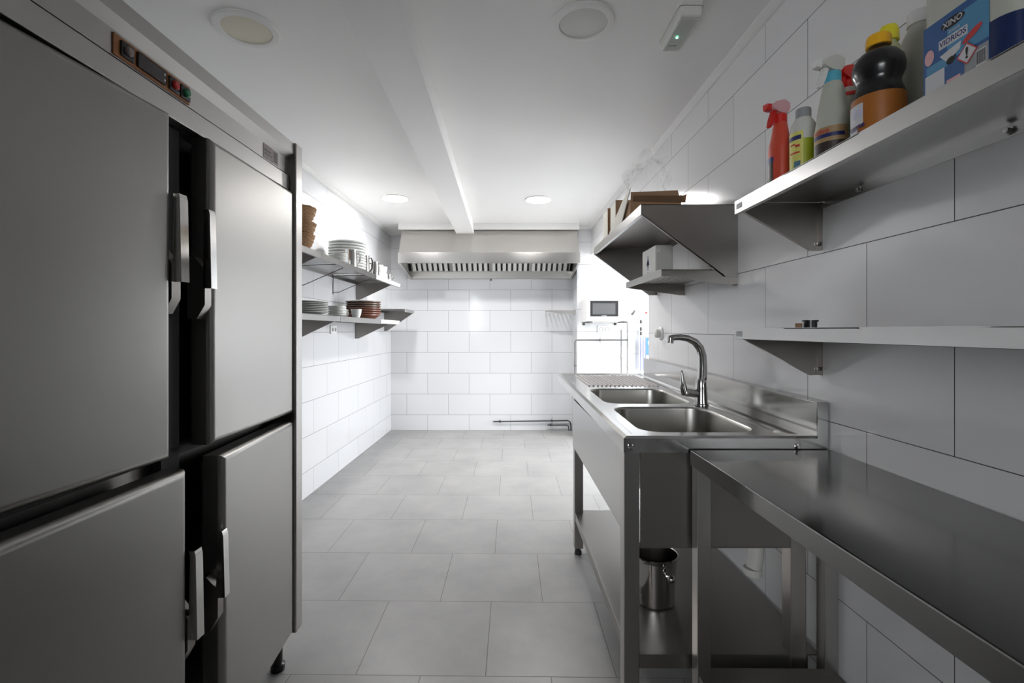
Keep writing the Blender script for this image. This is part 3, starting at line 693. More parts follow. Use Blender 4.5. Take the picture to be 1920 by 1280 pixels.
v = [(x, y, SZ-0.006) for x, y in rim_o] + [(x, y, SZ-0.048) for x, y in rim_o]
m.add(v, [(i, i+4, (i+1) % 4+4, (i+1) % 4) for i in range(4)])
bmesh.ops.remove_doubles(m.bm, verts=m.bm.verts, dist=0.0004)
part('sink_top', up(m), M['steel_top'], sk, angle=25)
for B in (B1, B2):
    m = MB(); rings = []
    for ins, dz, dr in ((0, 0, 0), (0.003, -0.003, 0), (0.006, -0.010, 0), (0.014, -0.190, 0), (0.024, -0.215, 0), (0.050, -0.228, 0.0), (0.10, -0.232, 0)):
        x0, x1, y0, y1, r = B
        loop = [p for a in rrect(x0+ins, x1-ins, y0+ins, y1-ins, max(0.02, r-ins), ZR+dz) for p in a]
        rings.append([m.bm.verts.new(p) for p in loop])
    for A, Bq in zip(rings, rings[1:]):
        n = len(A)
        for i in range(n): m.bm.faces.new((A[i], A[(i+1) % n], Bq[(i+1) % n], Bq[i]))
    m.bm.faces.new(rings[-1])
    b = part('basin', up(m), M['steel_basin'], sk)
    m = MB(); m.lathe([(0, 0.001), (0.02, 0.001), (0.022, 0.004), (0.038, 0.004), (0.040, 0.0), (0, 0)], ((B[0]+B[1])/2, (B[2]+B[3])/2, ZR-0.232), 24); part('drain', up(m), M['chrome'], b)
m = MB()
for k in range(17):
    x = 0.448+k*0.0230
    m.prism([(x, ZR-0.0005), (x+0.004, ZR+0.0062), (x+0.009, ZR+0.0062), (x+0.013, ZR-0.0005)], 'y', 2.585+0.004*(k % 2), 3.085)
part('drainboard_ridges', up(m), M['steel_ridge_shade'], sk)  # darker than the top so the ridge shading shows as stripes
m = MB(); m.box(0.925, 0.940, SY0+0.004, SY1, SZ-0.045, SZ+0.100, 0.002, 2).box(0.925, 0.956, SY0+0.004, SY1, SZ+0.1002, SZ+0.1016).box(0.9255, 0.956, SY0+0.0005, SY0+0.0025, SZ-0.045, SZ+0.1016); part('backsplash', up(m), M['steel_top'], sk)
m = MB(); m.prism([(0.842, ZR), (0.847, ZR+0.004), (0.866, ZR+0.004), (0.871, ZR)], 'y', 1.51, 2.95); part('rear_ridge', up(m), M['polished'], sk)
m = MB(); m.lathe([(0, 0), (0.009, 0), (0.009, 0.003), (0.005, 0.004), (0.005, 0.007), (0, 0.007)], (0, 0, 0), 16); m.tf(Matrix.Translation((0.372, SY0, SZ-0.030)) @ Matrix.Rotation(PI/2, 4, 'X')); part('bolt', lo(m), M['chrome'], sk)
m = MB(); m.lathe([(0, 0), (0.009, 0), (0.009, 0.003), (0.005, 0.004), (0.005, 0.007), (0, 0.007)], (0, 0, 0), 16); m.tf(Matrix.Translation((0.866, SY0, SZ-0.030)) @ Matrix.Rotation(PI/2, 4, 'X')); part('bolt', lo(m), M['chrome'], sk)
# apron panels hang from the top between the legs
m = MB(); m.box(0.356, 0.359, SY0+0.05, 2.53, 0.585, SZ-0.046).box(0.356, 0.375, SY0+0.05, 2.53, 0.583, 0.586); part('front_panel', lo(m), M['steel'], sk)
m = MB(); m.box(0.402, 0.90, SY0+0.006, SY0+0.009, 0.545, SZ-0.047).box(0.402, 0.90, SY0+0.006, SY0+0.022, 0.543, 0.546); part('end_panel', lo(m), M['steel_dark'], sk)
m = MB(); m.box(0.375, 0.90, 2.535, 2.538, 0.58, SZ-0.03); part('end_panel', lo(m), M['steel_dark'], sk)
m = MB(); m.box(0.352, 0.94, 2.54, SY1-0.002, SZ-0.046, SZ-0.044); part('stiffener', up(m), M['steel_dark'], sk)
for x, y in ((0.352, SY0+0.003), (0.847, SY0+0.003), (0.366, 2.535), (0.892, 2.535)):
    m = MB(); m.box(x, x+0.047, y, y+0.047, 0.035, SZ-0.047+SLOPE*(y-SY0), 0.003, 2); lg = part('leg', lo(m), M['steel_leg'], sk)
    m = MB(); m.lathe([(0, 0), (0.020, 0), (0.018, 0.020), (0.012, 0.024), (0.012, 0.036), (0.0, 0.036)], (x+0.0235, y+0.0235, 0), 16); part('rubber_foot', lo(m), M['rubber'], lg)
m = MB(); m.box(0.372, 0.938, SY0+0.010, 2.575, 0.222, 0.226).box(0.370, 0.373, SY0+0.048, 2.534, 0.185, 0.226, 0.001, 1).box(0.40, 0.90, SY0+0.008, SY0+0.011, 0.185, 0.226); part('lower_shelf', lo(m), M['steel_dark'], sk)
m = MB(); m.lathe([(0, 0.548), (0.024, 0.548), (0.024, 0.512), (0.030, 0.512), (0.030, 0.492), (0.019, 0.488), (0.019, 0.44), (0, 0.44)], (0.850, 1.620, 0), 20)
m.tube([(0.850, 1.620, 0.47), (0.845, 1.620, 0.420), (0.838, 1.620, 0.390)], [0.023, 0.025, 0.024], 16).lathe([(0, 0.0), (0.029, 0.0), (0.029, 0.022), (0, 0.022)], (0.836, 1.620, 0.368), 20)
m.tube([(0.812, 1.70, 0.55), (0.812, 1.70, 0.50), (0.82, 1.67, 0.475), (0.840, 1.635, 0.455)], 0.013, 12)
part('drain_trap', lo(m), M['trap'], sk, label='white plastic drain trap under the bowls')
m = MB(); m.tube([(0.850, 1.620, 0.54), (0.850, 1.620, 0.66), (0.80, 1.70, 0.66), (0.66, 1.74, 0.655)], 0.018, 12); part('drain_pipe', lo(m), M['black'], sk)

# faucet
fz = SZ-0.0052+SLOPE*(1.985-SY0)
fa = thing('faucet', 'chrome kitchen faucet with a tall curved spout between the two bowls', 'faucet', (0.812, 1.988, fz))
m = MB(); m.lathe([(0, 0), (0.030, 0), (0.030, 0.006), (0.026, 0.012), (0.0235, 0.075), (0.0205, 0.105), (0.016, 0.112), (0, 0.112)], (0, 0, 0), 24); part('faucet_body', m, M['chrome'], fa)
P = [(0.004, 0, 0.105), (0.006, 0, 0.16), (0.004, 0, 0.205), (-0.006, 0, 0.238), (-0.026, 0, 0.262), (-0.055, 0, 0.276), (-0.085, 0, 0.281), (-0.112, 0, 0.280), (-0.134, 0, 0.275)]
m = MB(); m.tube(P, [0.0195, 0.0185, 0.0175, 0.0165, 0.0155, 0.014, 0.0130, 0.0125, 0.0120], 16); sp = part('spout', m, M['chrome'], fa)
m = MB(); m.tube([(-0.126, 0, 0.279), (-0.128, 0, 0.256)], [0.0135, 0.013], 16); part('nozzle', m, M['chrome'], sp)
m = MB(); m.tube([(0, 0, 0.045), (-0.035, -0.004, 0.050), (-0.070, -0.008, 0.056)], [0.016, 0.017, 0.018], 16); vb = part('valve_body', m, M['chrome'], fa)
m = MB(); m.tube([(-0.068, -0.008, 0.046), (-0.075, -0.009, 0.070), (-0.080, -0.010, 0.100), (-0.084, -0.010, 0.135), (-0.083, -0.010, 0.145)], [0.016, 0.014, 0.010, 0.006, 0.003], 12); part('lever', m, M['chrome'], fa)

# worktable in front of the sink's end
tb = thing('worktable', 'low stainless steel worktable against the right wall at the near end of the sink', 'table', (0.545, 1.412, 0))
def tl(mb): return mb.xf(lambda v: (v.x-0.545, v.y-1.412, v.z))
TY = -0.25
m = MB(); m.box(0.545, 0.957, TY, 1.412, 0.795, 0.838, 0.004, 2, lambda e: all(v.co.z > 0.83 for v in e.verts)); part('tabletop', tl(m), M['steel_table_shaded'], tb)
for x, y in ((0.548, 1.368), (0.912, 1.368), (0.548, TY+0.01), (0.912, TY+0.01)):
    m = MB(); m.box(x, x+0.040, y, y+0.040, 0.03, 0.795, 0.003, 2); lg = part('leg', tl(m), M['steel_leg'], tb)
    m = MB(); m.lathe([(0, 0), (0.018, 0), (0.016, 0.018), (0.011, 0.020), (0.011, 0.032), (0, 0.032)], (x+0.02, y+0.02, 0), 14); part('rubber_foot', tl(m), M['rubber'], lg)
m = MB(); m.box(0.552, 0.950, TY+0.012, 1.400, 0.170, 0.205, 0.003, 2); part('lower_shelf', tl(m), M['steel_dark'], tb)

# ice bucket on the sink's lower shelf
ib = thing('ice_bucket', 'small stainless steel bucket with ball handles on the shelf under the sink', 'bucket', (0.532, 1.720, 0.2265))
m = MB(); m.lathe([(0, 0), (0.066, 0), (0.070, 0.004), (0.080, 0.155), (0.083, 0.160), (0.085, 0.168), (0.081, 0.171), (0.078, 0.166), (0.068, 0.008), (0, 0.008)], (0, 0, 0), 40); part('bucket_wall', m, M['polished'], ib)
for a in (-1.25, PI-1.25):
    m = MB(); ca, sa = math.cos(a), math.sin(a)
    m.tube([(ca*0.075, sa*0.075, 0.118), (ca*0.088, sa*0.088, 0.120)], 0.006, 10)
    t = bmesh.new(); bmesh.ops.create_uvsphere(t, u_segments=14, v_segments=10, radius=0.0135); m.merge(t, Matrix.Translation((ca*0.098, sa*0.098, 0.120)))
    part('ball_handle', m, M['chrome'], ib)

# ------------------------------------------------------------------ crockery on the left shelves
ORD = 'topmost second third fourth fifth sixth seventh eighth ninth tenth eleventh twelfth thirteenth fourteenth fifteenth sixteenth'.split()
def nth(i, n): return 'topmost' if i == 0 else ('bottom' if i == n-1 else ORD[i]+' from top')
def plate_prof(r, h, t):
    k = h/0.022
    return [(0, 0.002), (r*0.50, 0.002), (r*0.52, 0), (r*0.58, 0), (r*0.62, 0.004*k), (r*0.98, h-t), (r, h-t*0.5), (r*0.985, h), (r*0.64, 0.004*k+t), (r*0.55, t+0.001), (0, t+0.001)]
def stack(name, prof, mat, loc, n, dz, lab, cat, group, jit=0.002, seg=48, mats=None):
    first = None
    for k in range(n):
        i = n-1-k
        p = (loc[0]+random.uniform(-jit, jit), loc[1]+random.uniform(-jit, jit), loc[2]+k*dz+0.0005)
        label = lab % nth(i, n)
        if first is None:
            m = MB(); m.lathe(prof, (0, 0, 0), seg); first = single(name, m, mat, label, cat, p, 0, group)
        else:
            o = first.copy(); C.objects.link(o); o.location = p; o['label'] = label
            if mats:
                o.data = first.data.copy(); o.data.materials[0] = mats[min(k, len(mats)-1)]
stack('dinner_plate', plate_prof(0.142, 0.028, 0.010), M['ceramic'], lw(3.75, UZ, 0.180), 10, 0.0218, '%s of the tall stack of white plates on the upper left shelf', 'plate', 'tall plate stack on the upper left shelf')
stack('saucer', plate_prof(0.056, 0.018, 0.005), M['ceramic'], lw(3.30, UZ, 0.285), 5, 0.012, '%s of the small white dishes in front of the tall plate stack', 'saucer', 'small dishes on the upper left shelf', seg=32)
stack('dinner_plate', plate_prof(0.140, 0.022, 0.006), M['ceramic_rim'], lw(2.98, LZ, 0.185), 7, 0.0105, '%s of the low stack of white plates on the lower left shelf', 'plate', 'low plate stack on the lower left shelf')
stack('saucer', plate_prof(0.062, 0.018, 0.005), M['ceramic'], lw(3.36, LZ, 0.245), 6, 0.0115, '%s of the small white saucers beside the low plate stack', 'saucer', 'saucers on the lower left shelf', seg=32)
def bowl(r, h, t): return [(0, 0), (r*0.66, 0), (r*0.72, 0.004), (r*0.955, h-0.009), (r, h-0.007), (r, h), (r*0.97, h+0.001), (r*0.94, h-0.003), (r*0.78, t+0.003), (r*0.70, t), (0, t)]
stack('clay_dish', bowl(0.145, 0.040, 0.008), M['terracotta'], lw(4.09, LZ, 0.195), 7, 0.0185, '%s of the stacked brown clay dishes on the lower left shelf', 'dish', 'clay dishes on the lower left shelf', jit=0.004, mats=[M['terracotta'], M['terracotta'], M['terracotta'], M['terracotta'], M['brown_dish'], M['brown_dish'], M['brown_dish'], M['brown_dish']])
# cups on the lower shelf
def cup(loc, label, r=0.040, h=0.062, group=None, rot=0):
    t = thing('cup', label, 'cup', loc, rot, group)
    m = MB(); m.lathe([(0, 0), (r*0.6, 0), (r*0.66, 0.004), (r*0.9, h*0.5), (r, h), (r*0.94, h), (r*0.84, h*0.5), (r*0.58, 0.006), (0, 0.006)], (0, 0, 0), 28); part('cup_wall', m, M['ceramic'], t)
    m = MB(); m.tube([(r*0.92, 0, h*0.82), (r*1.35, 0, h*0.80), (r*1.5, 0, h*0.55), (r*1.25, 0, h*0.28), (r*0.78, 0, h*0.22)], 0.0035, 8); part('handle', m, M['ceramic'], t)
    return t
cup(lw(3.57, LZ+0.0005, 0.215), 'white cup beside the saucers on the lower left shelf', 0.036, 0.060, rot=1.2)
cup(lw(3.60, LZ+0.0005, 0.300), 'white cup next to the clay dishes at the edge of the lower left shelf', 0.040, 0.064, rot=2.2)
# steel jugs, cups at the far end of the upper shelf
def jug(loc, r, h, label, rot, handle='steel', group=None):
    t = thing('jug', label, 'jug', loc, rot, group)
    m = MB(); m.lathe([(0, 0), (r*0.96, 0), (r, 0.004), (r*0.98, h*0.6), (r*0.93, h*0.9), (r*0.98, h), (r*0.95, h), (r*0.90, h*0.9), (r*0.94, 0.008), (0, 0.008)], (0, 0, 0), 32); part('jug_wall', m, M['polished'], t)
    m = MB(); m.tube([(r*0.92, 0, h*0.88), (r*1.45, 0, h*0.90), (r*1.75, 0, h*0.70), (r*1.6, 0, h*0.35), (r*0.96, 0, h*0.15)], [0.005, 0.006, 0.0065, 0.006, 0.005], 10); part('handle', m, M['black'] if handle == 'black' else M['polished'], t, label='black handle' if handle == 'black' else None)
    return t
jug(lw(3.52, UZ+0.0005, 0.288), 0.046, 0.128, 'steel jug beside the small white dishes on the upper left shelf', 0.9)
jug(lw(3.95, UZ-0.0035, 0.255), 0.036, 0.160, 'steel jug with a black handle, second from the tall plate stack', 0.6, 'black')
jug(lw(4.10, UZ-0.003, 0.285), 0.042, 0.125, 'wide steel pot between the black handled jug and the white cups', -2.2, 'black')
jug(lw(4.50, UZ-0.003, 0.300), 0.026, 0.066, 'small steel creamer at the far end of the upper left shelf', 0.5)
for (yy, off, zz, lab) in ((4.24, 0.292, 0, 'lower white cup of the pair stacked nearest the steel pot'), (4.24, 0.292, 0.062, 'upper white cup of the pair stacked nearest the steel pot'),
                           (4.37, 0.292, 0, 'lower white cup of the pair stacked beside the creamer'), (4.37, 0.292, 0.062, 'upper white cup of the pair stacked beside the creamer')):
    cup(lw(yy, UZ-0.0035+zz, off), lab, 0.034, 0.058, 'white cups on the upper left shelf', rot=2.0)
# wicker baskets
def basket(loc, r, h, label, rot):
    t = thing('wicker_basket', label, 'basket', loc, rot, 'wicker baskets on the upper left shelf')
    m = MB(); prof = []
    for k in range(9): z = h*k/8; prof.append((r*(0.68+0.32*math.sin(k/8*PI/2)) + (0.003 if k % 2 else -0.001), z))
    inner = [(a-0.010, max(b, 0.008)) for a, b in prof[::-1]]
    m.lathe([(0, 0)] + prof + inner + [(0, 0.008)], (0, 0, 0), 40)
    for v in m.bm.verts: v.co *= 1.0 + 0.02*noise.noise(v.co*30+Vector((rot, 0, 0)))
    part('basket_weave', m, M['wicker'], t)
    m = MB(); ring = [(r*1.0*math.cos(2*PI*k/40), r*1.0*math.sin(2*PI*k/40), h+0.002*math.sin(k*2.1)) for k in range(41)]
    m.tube(ring, 0.0055, 8); part('basket_rim', m, M['wicker'], t)
    return t
basket(lw(2.76, UZ+0.0005, 0.235), 0.098, 0.085, 'wicker basket at the bottom of the stack beside the refrigerator', 0.3)
basket(lw(2.765, UZ+0.070, 0.238), 0.101, 0.085, 'wicker basket in the middle of the stack beside the refrigerator', 1.7)
basket(lw(2.75, UZ+0.152, 0.240), 0.105, 0.086, 'wicker basket on top of the stack beside the refrigerator', 2.9)

# ------------------------------------------------------------------ boxes on the mid right rack
bz = 1.7095
cb = thing('cardboard_box', 'open cardboard box with raised flaps at the near end of the rack', 'box', (0.70, 2.20, bz))
m = MB()
m.box(-0.120, 0.115, 0.02, 0.32, 0, 0.004).box(-0.120, 0.115, 0.02, 0.024, 0.004, 0.085).box(-0.120, 0.115, 0.316, 0.32, 0.004, 0.085).box(-0.120, -0.116, 0.024, 0.316, 0.004, 0.085).box(0.111, 0.115, 0.024, 0.316, 0.004, 0.085)
part('carton_body', m, M['card'], cb)
m = MB(); m.prism([(-0.118, 0.085), (0.112, 0.085), (0.098, 0.128), (-0.118, 0.119)], 'y', 0.02, 0.024); part('flap', m, M['card'], cb)
m = MB(); m.add([(-0.11, 0.018, 0.075), (0.135, 0.018, 0.070), (0.135, 0.004, 0.108), (0.12, 0.006, 0.100), (-0.11, 0.008, 0.100)], [(0, 1, 2, 3, 4)]); bmesh.ops.solidify(m.bm, geom=m.bm.faces[:], thickness=0.004); part('flap', m, M['card'], cb)
m = MB(); m.prism([(0.44, 0.001), (0.15, 0.001), (-0.018, 0.124), (0.13, 0.105)], 'x', -0.132, -0.128); part('flap', m, M['card_pale'], cb, label='pale side flap leaning along the edge')
def carton(loc, w_, d_, h_, label):
    t = thing('cardboard_box', label, 'box', loc)
    m = MB(); m.box(0, w_, 0, d_, 0, h_, 0.002, 1)
    me = m.mesh('carton_body', [M['card'], M['card_pale']], pickmat=lambda f: 1 if f.normal.x < -0.7 else 0); link('carton_body', me, t)
    m = MB(); m.box(0.0, 0.003, -0.004, 0, 0.0, h_).box(0, w_, -0.003, 0, h_-0.05, h_+0.004); part('flap', m, M['card'], t)
carton((0.586, 2.545, bz), 0.22, 0.125, 0.166, 'upright cardboard box behind the open one on the rack')
carton((0.580, 2.715, bz), 0.22, 0.120, 0.166, 'upright cardboard box at the far end of the rack')
m = MB(); t = bmesh.new(); bmesh.ops.create_icosphere(t, subdivisions=5, radius=1.0)
for v in t.verts:
    p = v.co.copy(); n1 = noise.noise(p*2.2); n2 = abs(noise.noise(p*5.5+Vector((3, 1, 2))))
    s_ = 1.0 + 0.28*n1 - 0.30*n2
    z_ = max(0.0, 0.15+0.19*p.z*s_); k_ = 0.085 if z_ < 0.16 else 0.085+0.045*min(1, (z_-0.16)/0.08)
    v.co = Vector((k_*p.x*s_, (k_+0.02)*p.y*s_, z_))
m.merge(t)
single('plastic_bag', m, M['bag'], 'crumpled clear plastic bag standing inside the open cardboard box', 'bag', (0.705, 2.37, bz+0.005), angle=80)
# white dispenser box with a blue mark on the slatted shelf
wb = thing('dispenser_box', 'white box with a blue printed mark on the slatted shelf', 'box', (0.70, 2.235, 1.4415))
m = MB(); m.box(0, 0.082, 0, 0.215, 0, 0.147, 0.006, 3); part('case', m, M['offwhite'], wb)
m = MB()
m.box(-0.0006, 0.0002, 0.108, 0.124, 0.055, 0.098).box(-0.0006, 0.0002, 0.100, 0.132, 0.066, 0.086).box(-0.0006, 0.0002, 0.112, 0.120, 0.040, 0.112).box(-0.0006, 0.0002, 0.110, 0.122, 0.028, 0.032).box(-0.0006, 0.0002, 0.09, 0.150, 0.068, 0.071)
part('printed_mark', m, M['navy'], wb, label='dark blue mark')
m = MB(); m.box(0.006, 0.022, -0.0008, 0.0002, 0.112, 0.128); part('corner_tab', m, M['white'], wb)
# small black cap on the lower right shelf
cp_ = thing('stopper', 'small black cap with a flat top on the lower right shelf', 'cap', (0.798, 1.255, LR))
m = MB(); m.lathe([(0, 0), (0.0155, 0), (0.0155, 0.016), (0.019, 0.016), (0.019, 0.020), (0, 0.020)], (0, 0, 0), 20); part('cap_body', m, M['black'], cp_)
single('cork', MB().lathe([(0, 0), (0.008, 0), (0.0085, 0.012), (0, 0.012)], (0, 0, 0), 14), M['card'], 'tiny brown stopper beside the black cap on the lower right shelf', 'stopper', (0.772, 1.262, LR+0.0002))

# ------------------------------------------------------------------ cleaning bottles on the upper right shelf
BZ = UR+0.0005
def face(x, y, off=0.0): return math.atan2(-y, -x)+off      # direction from the bottle to the room
def sprayer(parent, z, body, cap, trig, ang, back=None):
    """collar, trigger and nozzle; ang: heading of the nozzle"""
    R = Matrix.Translation((0, 0, z)) @ Matrix.Rotation(ang, 4, 'Z')
    m = MB(); m.lathe([(0, -0.002), (0.0175, -0.002), (0.0175, 0.020), (0.014, 0.024), (0, 0.024)], (0, 0, 0), 20); m.tf(R); part('collar', m, cap, parent)
    m = MB(); m.prism([(-0.026, 0.040), (-0.024, 0.056), (-0.008, 0.064), (0.020, 0.056), (0.036, 0.044), (0.036, 0.032), (0.012, 0.030), (0.010, 0.022), (-0.012, 0.022)], 'y', -0.0125, 0.0125)
    bmesh.ops.bevel(m.bm, geom=[e for e in m.bm.edges], offset=0.003, segments=2, affect='EDGES'); m.tf(R); part('spray_head', m, body, parent)
    m = MB(); m.prism([(0.034, 0.028), (0.050, 0.030), (0.052, 0.046), (0.034, 0.048)], 'y', -0.009, 0.009)
    bmesh.ops.bevel(m.bm, geom=[e for e in m.bm.edges], offset=0.002, segments=1, affect='EDGES'); m.tf(R); part('nozzle', m, trig, parent)
    m = MB(); m.prism([(0.013, 0.032), (0.028, 0.032), (0.033, 0.008), (0.042, -0.014), (0.034, -0.018), (0.024, 0.004)], 'y', -0.007, 0.007)
    bmesh.ops.bevel(m.bm, geom=[e for e in m.bm.edges], offset=0.002, segments=1, affect='EDGES'); m.tf(R); part('trigger', m, trig, parent)
def arc(prof, a0, a1, n=20, sy=1.0):
    m = MB(); m.lathe(prof, (0, 0, 0), n, 1, sy, a0, a1); return m
# orange-red spray
x, y = 0.765, 1.335
b1 = thing('spray_bottle', 'orange-red spray bottle with red trigger at the far end of the shelf', 'bottle', (x, y, BZ))
m = MB(); m.lathe([(0, 0), (0.026, 0), (0.029, 0.004), (0.029, 0.105), (0.027, 0.120), (0.021, 0.150), (0.018, 0.172), (0.015, 0.182), (0, 0.182)], (0, 0, 0), 32, 1, 1.15); part('bottle_body', m, M['orange_red'], b1)
a = face(x, y, -1.0)
part('label', arc([(0.0296, 0.006), (0.0296, 0.085)], a-0.75, a+0.35, 12, 1.15), M['choc_label'], b1, label='dark label on its side')
part('label_band', arc([(0.0299, 0.070), (0.0299, 0.085)], a-0.75, a+0.40, 12, 1.15), M['navy'], b1)
sprayer(b1, 0.182, M['pink_print'], M['red'], M['red'], PI+0.25)
# lime bottle
x, y = 0.778, 1.252
b2 = thing('bottle', 'clear bottle of lime green liquid with a yellow label and grey cap', 'bottle', (x, y, BZ))
m = MB(); m.lathe([(0, 0), (0.028, 0), (0.031, 0.004), (0.031, 0.098), (0, 0.098)], (0, 0, 0), 32); part('liquid', m, M['lime'], b2, label='lime green liquid')
m = MB(); m.lathe([(0.031, 0.098), (0.031, 0.122), (0.028, 0.140), (0.020, 0.155), (0.016, 0.160), (0, 0.160)], (0, 0, 0), 32); part('bottle_body', m, M['bottle_clear'], b2)
m = MB(); m.lathe([(0.0165, 0.157), (0.018, 0.158), (0.018, 0.180), (0.016, 0.183), (0, 0.183)], (0, 0, 0), 24); part('cap', m, M['label_plate'], b2, label='grey screw cap')
a = face(x, y, -0.55)
lb = part('label', arc([(0.0316, 0.004), (0.0316, 0.118)], a-1.0, a+0.55, 16), M['yellow_label'], b2, label='yellow label')
part('label_band', arc([(0.0319, 0.097), (0.0319, 0.108)], a-0.75, a+0.40, 12), M['navy'], lb)
m = MB(); t = arc([(0.0319, 0.010), (0.0319, 0.042)], a-0.15, a+0.35, 8); part('label_picture', t, M['blue_grey'], lb)
for z0, z1, a0_, a1_ in ((0.084, 0.088, -0.55, -0.05), (0.078, 0.084, -0.05, 0.30), (0.062, 0.066, -0.6, 0.3)):
    part('label_mark', arc([(0.0319, z0), (0.0319, z1)], a+a0_, a+a1_, 6), M['red_print'], lb)
# milky spray bottle with tan and brown label
x, y = 0.785, 1.150
b3 = thing('spray_bottle', 'milky white spray bottle with a tan and dark brown label', 'bottle', (x, y, BZ))
m = MB(); m.lathe([(0, 0), (0.034, 0), (0.038, 0.005), (0.0375, 0.075), (0.032, 0.125), (0.026, 0.165), (0.021, 0.190), (0.016, 0.200), (0, 0.200)], (0, 0, 0), 36); part('bottle_body', m, M['milky'], b3)
a = face(x, y, -0.25)
lb = part('label', arc([(0.0386, 0.006), (0.0381, 0.085)], a-1.15, a+1.1, 24), M['tan_label'], b3, label='tan label')
part('label_base', arc([(0.0389, 0.006), (0.0387, 0.050)], a-1.05, a+1.1, 24), M['choc_label'], lb)
part('label_band', arc([(0.0388, 0.060), (0.0387, 0.069)], a-1.15, a+0.9, 24), M['navy'], lb)
part('lettering', text_round('activo', 0.017, 0.0389, a-0.45, 0.076, bold=0.0003), M['red_print'], lb)
sprayer(b3, 0.200, M['bottle_clear'], M['aqua'], M['white'], PI+0.15)
# cream spray bottle behind, its cap just showing
x, y = 0.868, 1.345
b3b = thing('bottle', 'white bottle with a domed cap, half hidden behind the milky spray bottle', 'bottle', (x, y, BZ))
m = MB(); m.lathe([(0, 0), (0.028, 0), (0.030, 0.004), (0.030, 0.120), (0.022, 0.140), (0, 0.142)], (0, 0, 0), 28); part('bottle_body', m, M['white'], b3b)
m = MB(); m.lathe([(0.018, 0.140), (0.021, 0.150), (0.020, 0.172), (0.013, 0.184), (0, 0.188)], (0, 0, 0), 24); part('cap', m, M['white'], b3b)
# red-topped bottle behind
x, y = 0.862, 1.206
b4 = thing('spray_bottle', 'white bottle with red trigger and colourful label behind the black bottle', 'bottle', (x, y, BZ))
m = MB(); m.lathe([(0, 0), (0.036, 0), (0.039, 0.005), (0.039, 0.150), (0.036, 0.175), (0.028, 0.200), (0.018, 0.212), (0, 0.212)], (0, 0, 0), 32); part('bottle_body', m, M['milky'], b4)
m = MB(); m.lathe([(0.0395, 0.152), (0.0385, 0.166), (0.036, 0.178)], (0, 0, 0), 32); m2 = MB(); m2.lathe([(0.0345, 0.184), (0.031, 0.194)], (0, 0, 0), 32); part('red_ring', m2, M['red'], b4, label='red band at the shoulder'); m.bm.free()
a = face(x, y, 0.0)
lb = part('label', arc([(0.0396, 0.008), (0.0396, 0.140)], a-1.2, a+1.2, 24), M['yellow_label'], b4, label='yellow, red and green label')
part('label_band', arc([(0.0399, 0.125), (0.0399, 0.140)], a-1.2, a+1.2, 20), M['red_print'], lb)
part('label_picture', arc([(0.0399, 0.008), (0.0399, 0.095)], a-0.35, a+0.25, 8), M['dark_green'], lb)
part('label_side', arc([(0.0398, 0.008), (0.0398, 0.10)], a+0.25, a+1.2, 8), M['shaded_white_print'], lb)
sprayer(b4, 0.208, M['red'], M['red'], M['red'], PI+0.35)
# black bottle with orange label
x, y = 0.795, 1.022
b5 = thing('bottle', 'black bottle with an orange label and amber cap, tallest at the front', 'bottle', (x, y, BZ))
m = MB(); m.lathe([(0, 0), (0.043, 0), (0.047, 0.005), (0.048, 0.070), (0.047, 0.100), (0.041, 0.118), (0.0385, 0.128), (0.041, 0.138), (0.046, 0.150), (0.047, 0.162), (0.044, 0.178), (0.034, 0.192), (0.022, 0.200), (0.019, 0.206), (0.019, 0.216), (0, 0.216)], (0, 0, 0), 40); part('bottle_body', m, M['black_bottle'], b5)
m = MB(); m.lathe([(0.019, 0.208), (0.0225, 0.209), (0.0225, 0.226), (0.020, 0.232), (0.012, 0.234), (0, 0.234)], (0, 0, 0), 28); part('cap', m, M['amber'], b5, label='amber yellow cap')
a = face(x, y, 0.0)
lb = part('label', arc([(0.0478, 0.006), (0.0486, 0.070), (0.0478, 0.098)], a-1.7, a+1.35, 32), M['shaded_orange_label'], b5, label='orange label')
part('label_panel', arc([(0.0487, 0.040), (0.0491, 0.070), (0.0488, 0.084)], a-1.45, a-0.55, 12), M['shaded_white_print'], lb)
part('lettering', text_round('29', 0.026, 0.0497, a-0.80, 0.064, bold=0.0003), M['lilac_print'], lb)
part('label_strip', arc([(0.0486, 0.008), (0.0489, 0.038)], a-1.5, a-0.80, 12), M['shaded_white_print'], lb)
part('lettering', text_round('fuerte', 0.0165, 0.0497, a-0.88, 0.036, bold=0.0004, tilt=0.12), M['navy'], lb)
part('lettering', text_round('normal', 0.012, 0.0497, a-1.02, 0.020, bold=0.0003, tilt=0.12), M['navy'], lb)
part('label_picture', arc([(0.0489, 0.008), (0.0489, 0.026)], a-0.70, a-0.30, 8), M['red_print'], lb)
# yellow-capped bottle behind
x, y = 0.893, 1.118
b6 = thing('bottle', 'pale yellow-green bottle with a yellow cap behind the black bottle', 'bottle', (x, y, BZ))
m = MB(); m.lathe([(0, 0), (0.036, 0), (0.038, 0.005), (0.038, 0.200), (0.034, 0.225), (0.022, 0.262), (0.016, 0.272), (0.016, 0.285), (0, 0.285)], (0, 0, 0), 32); part('bottle_body', m, M['pale_green'], b6)
m = MB(); m.lathe([(0.016, 0.276), (0.0205, 0.277), (0.020, 0.300), (0.016, 0.312), (0, 0.314)], (0, 0, 0), 24); part('cap', m, M['yellow'], b6, label='bright yellow cap')
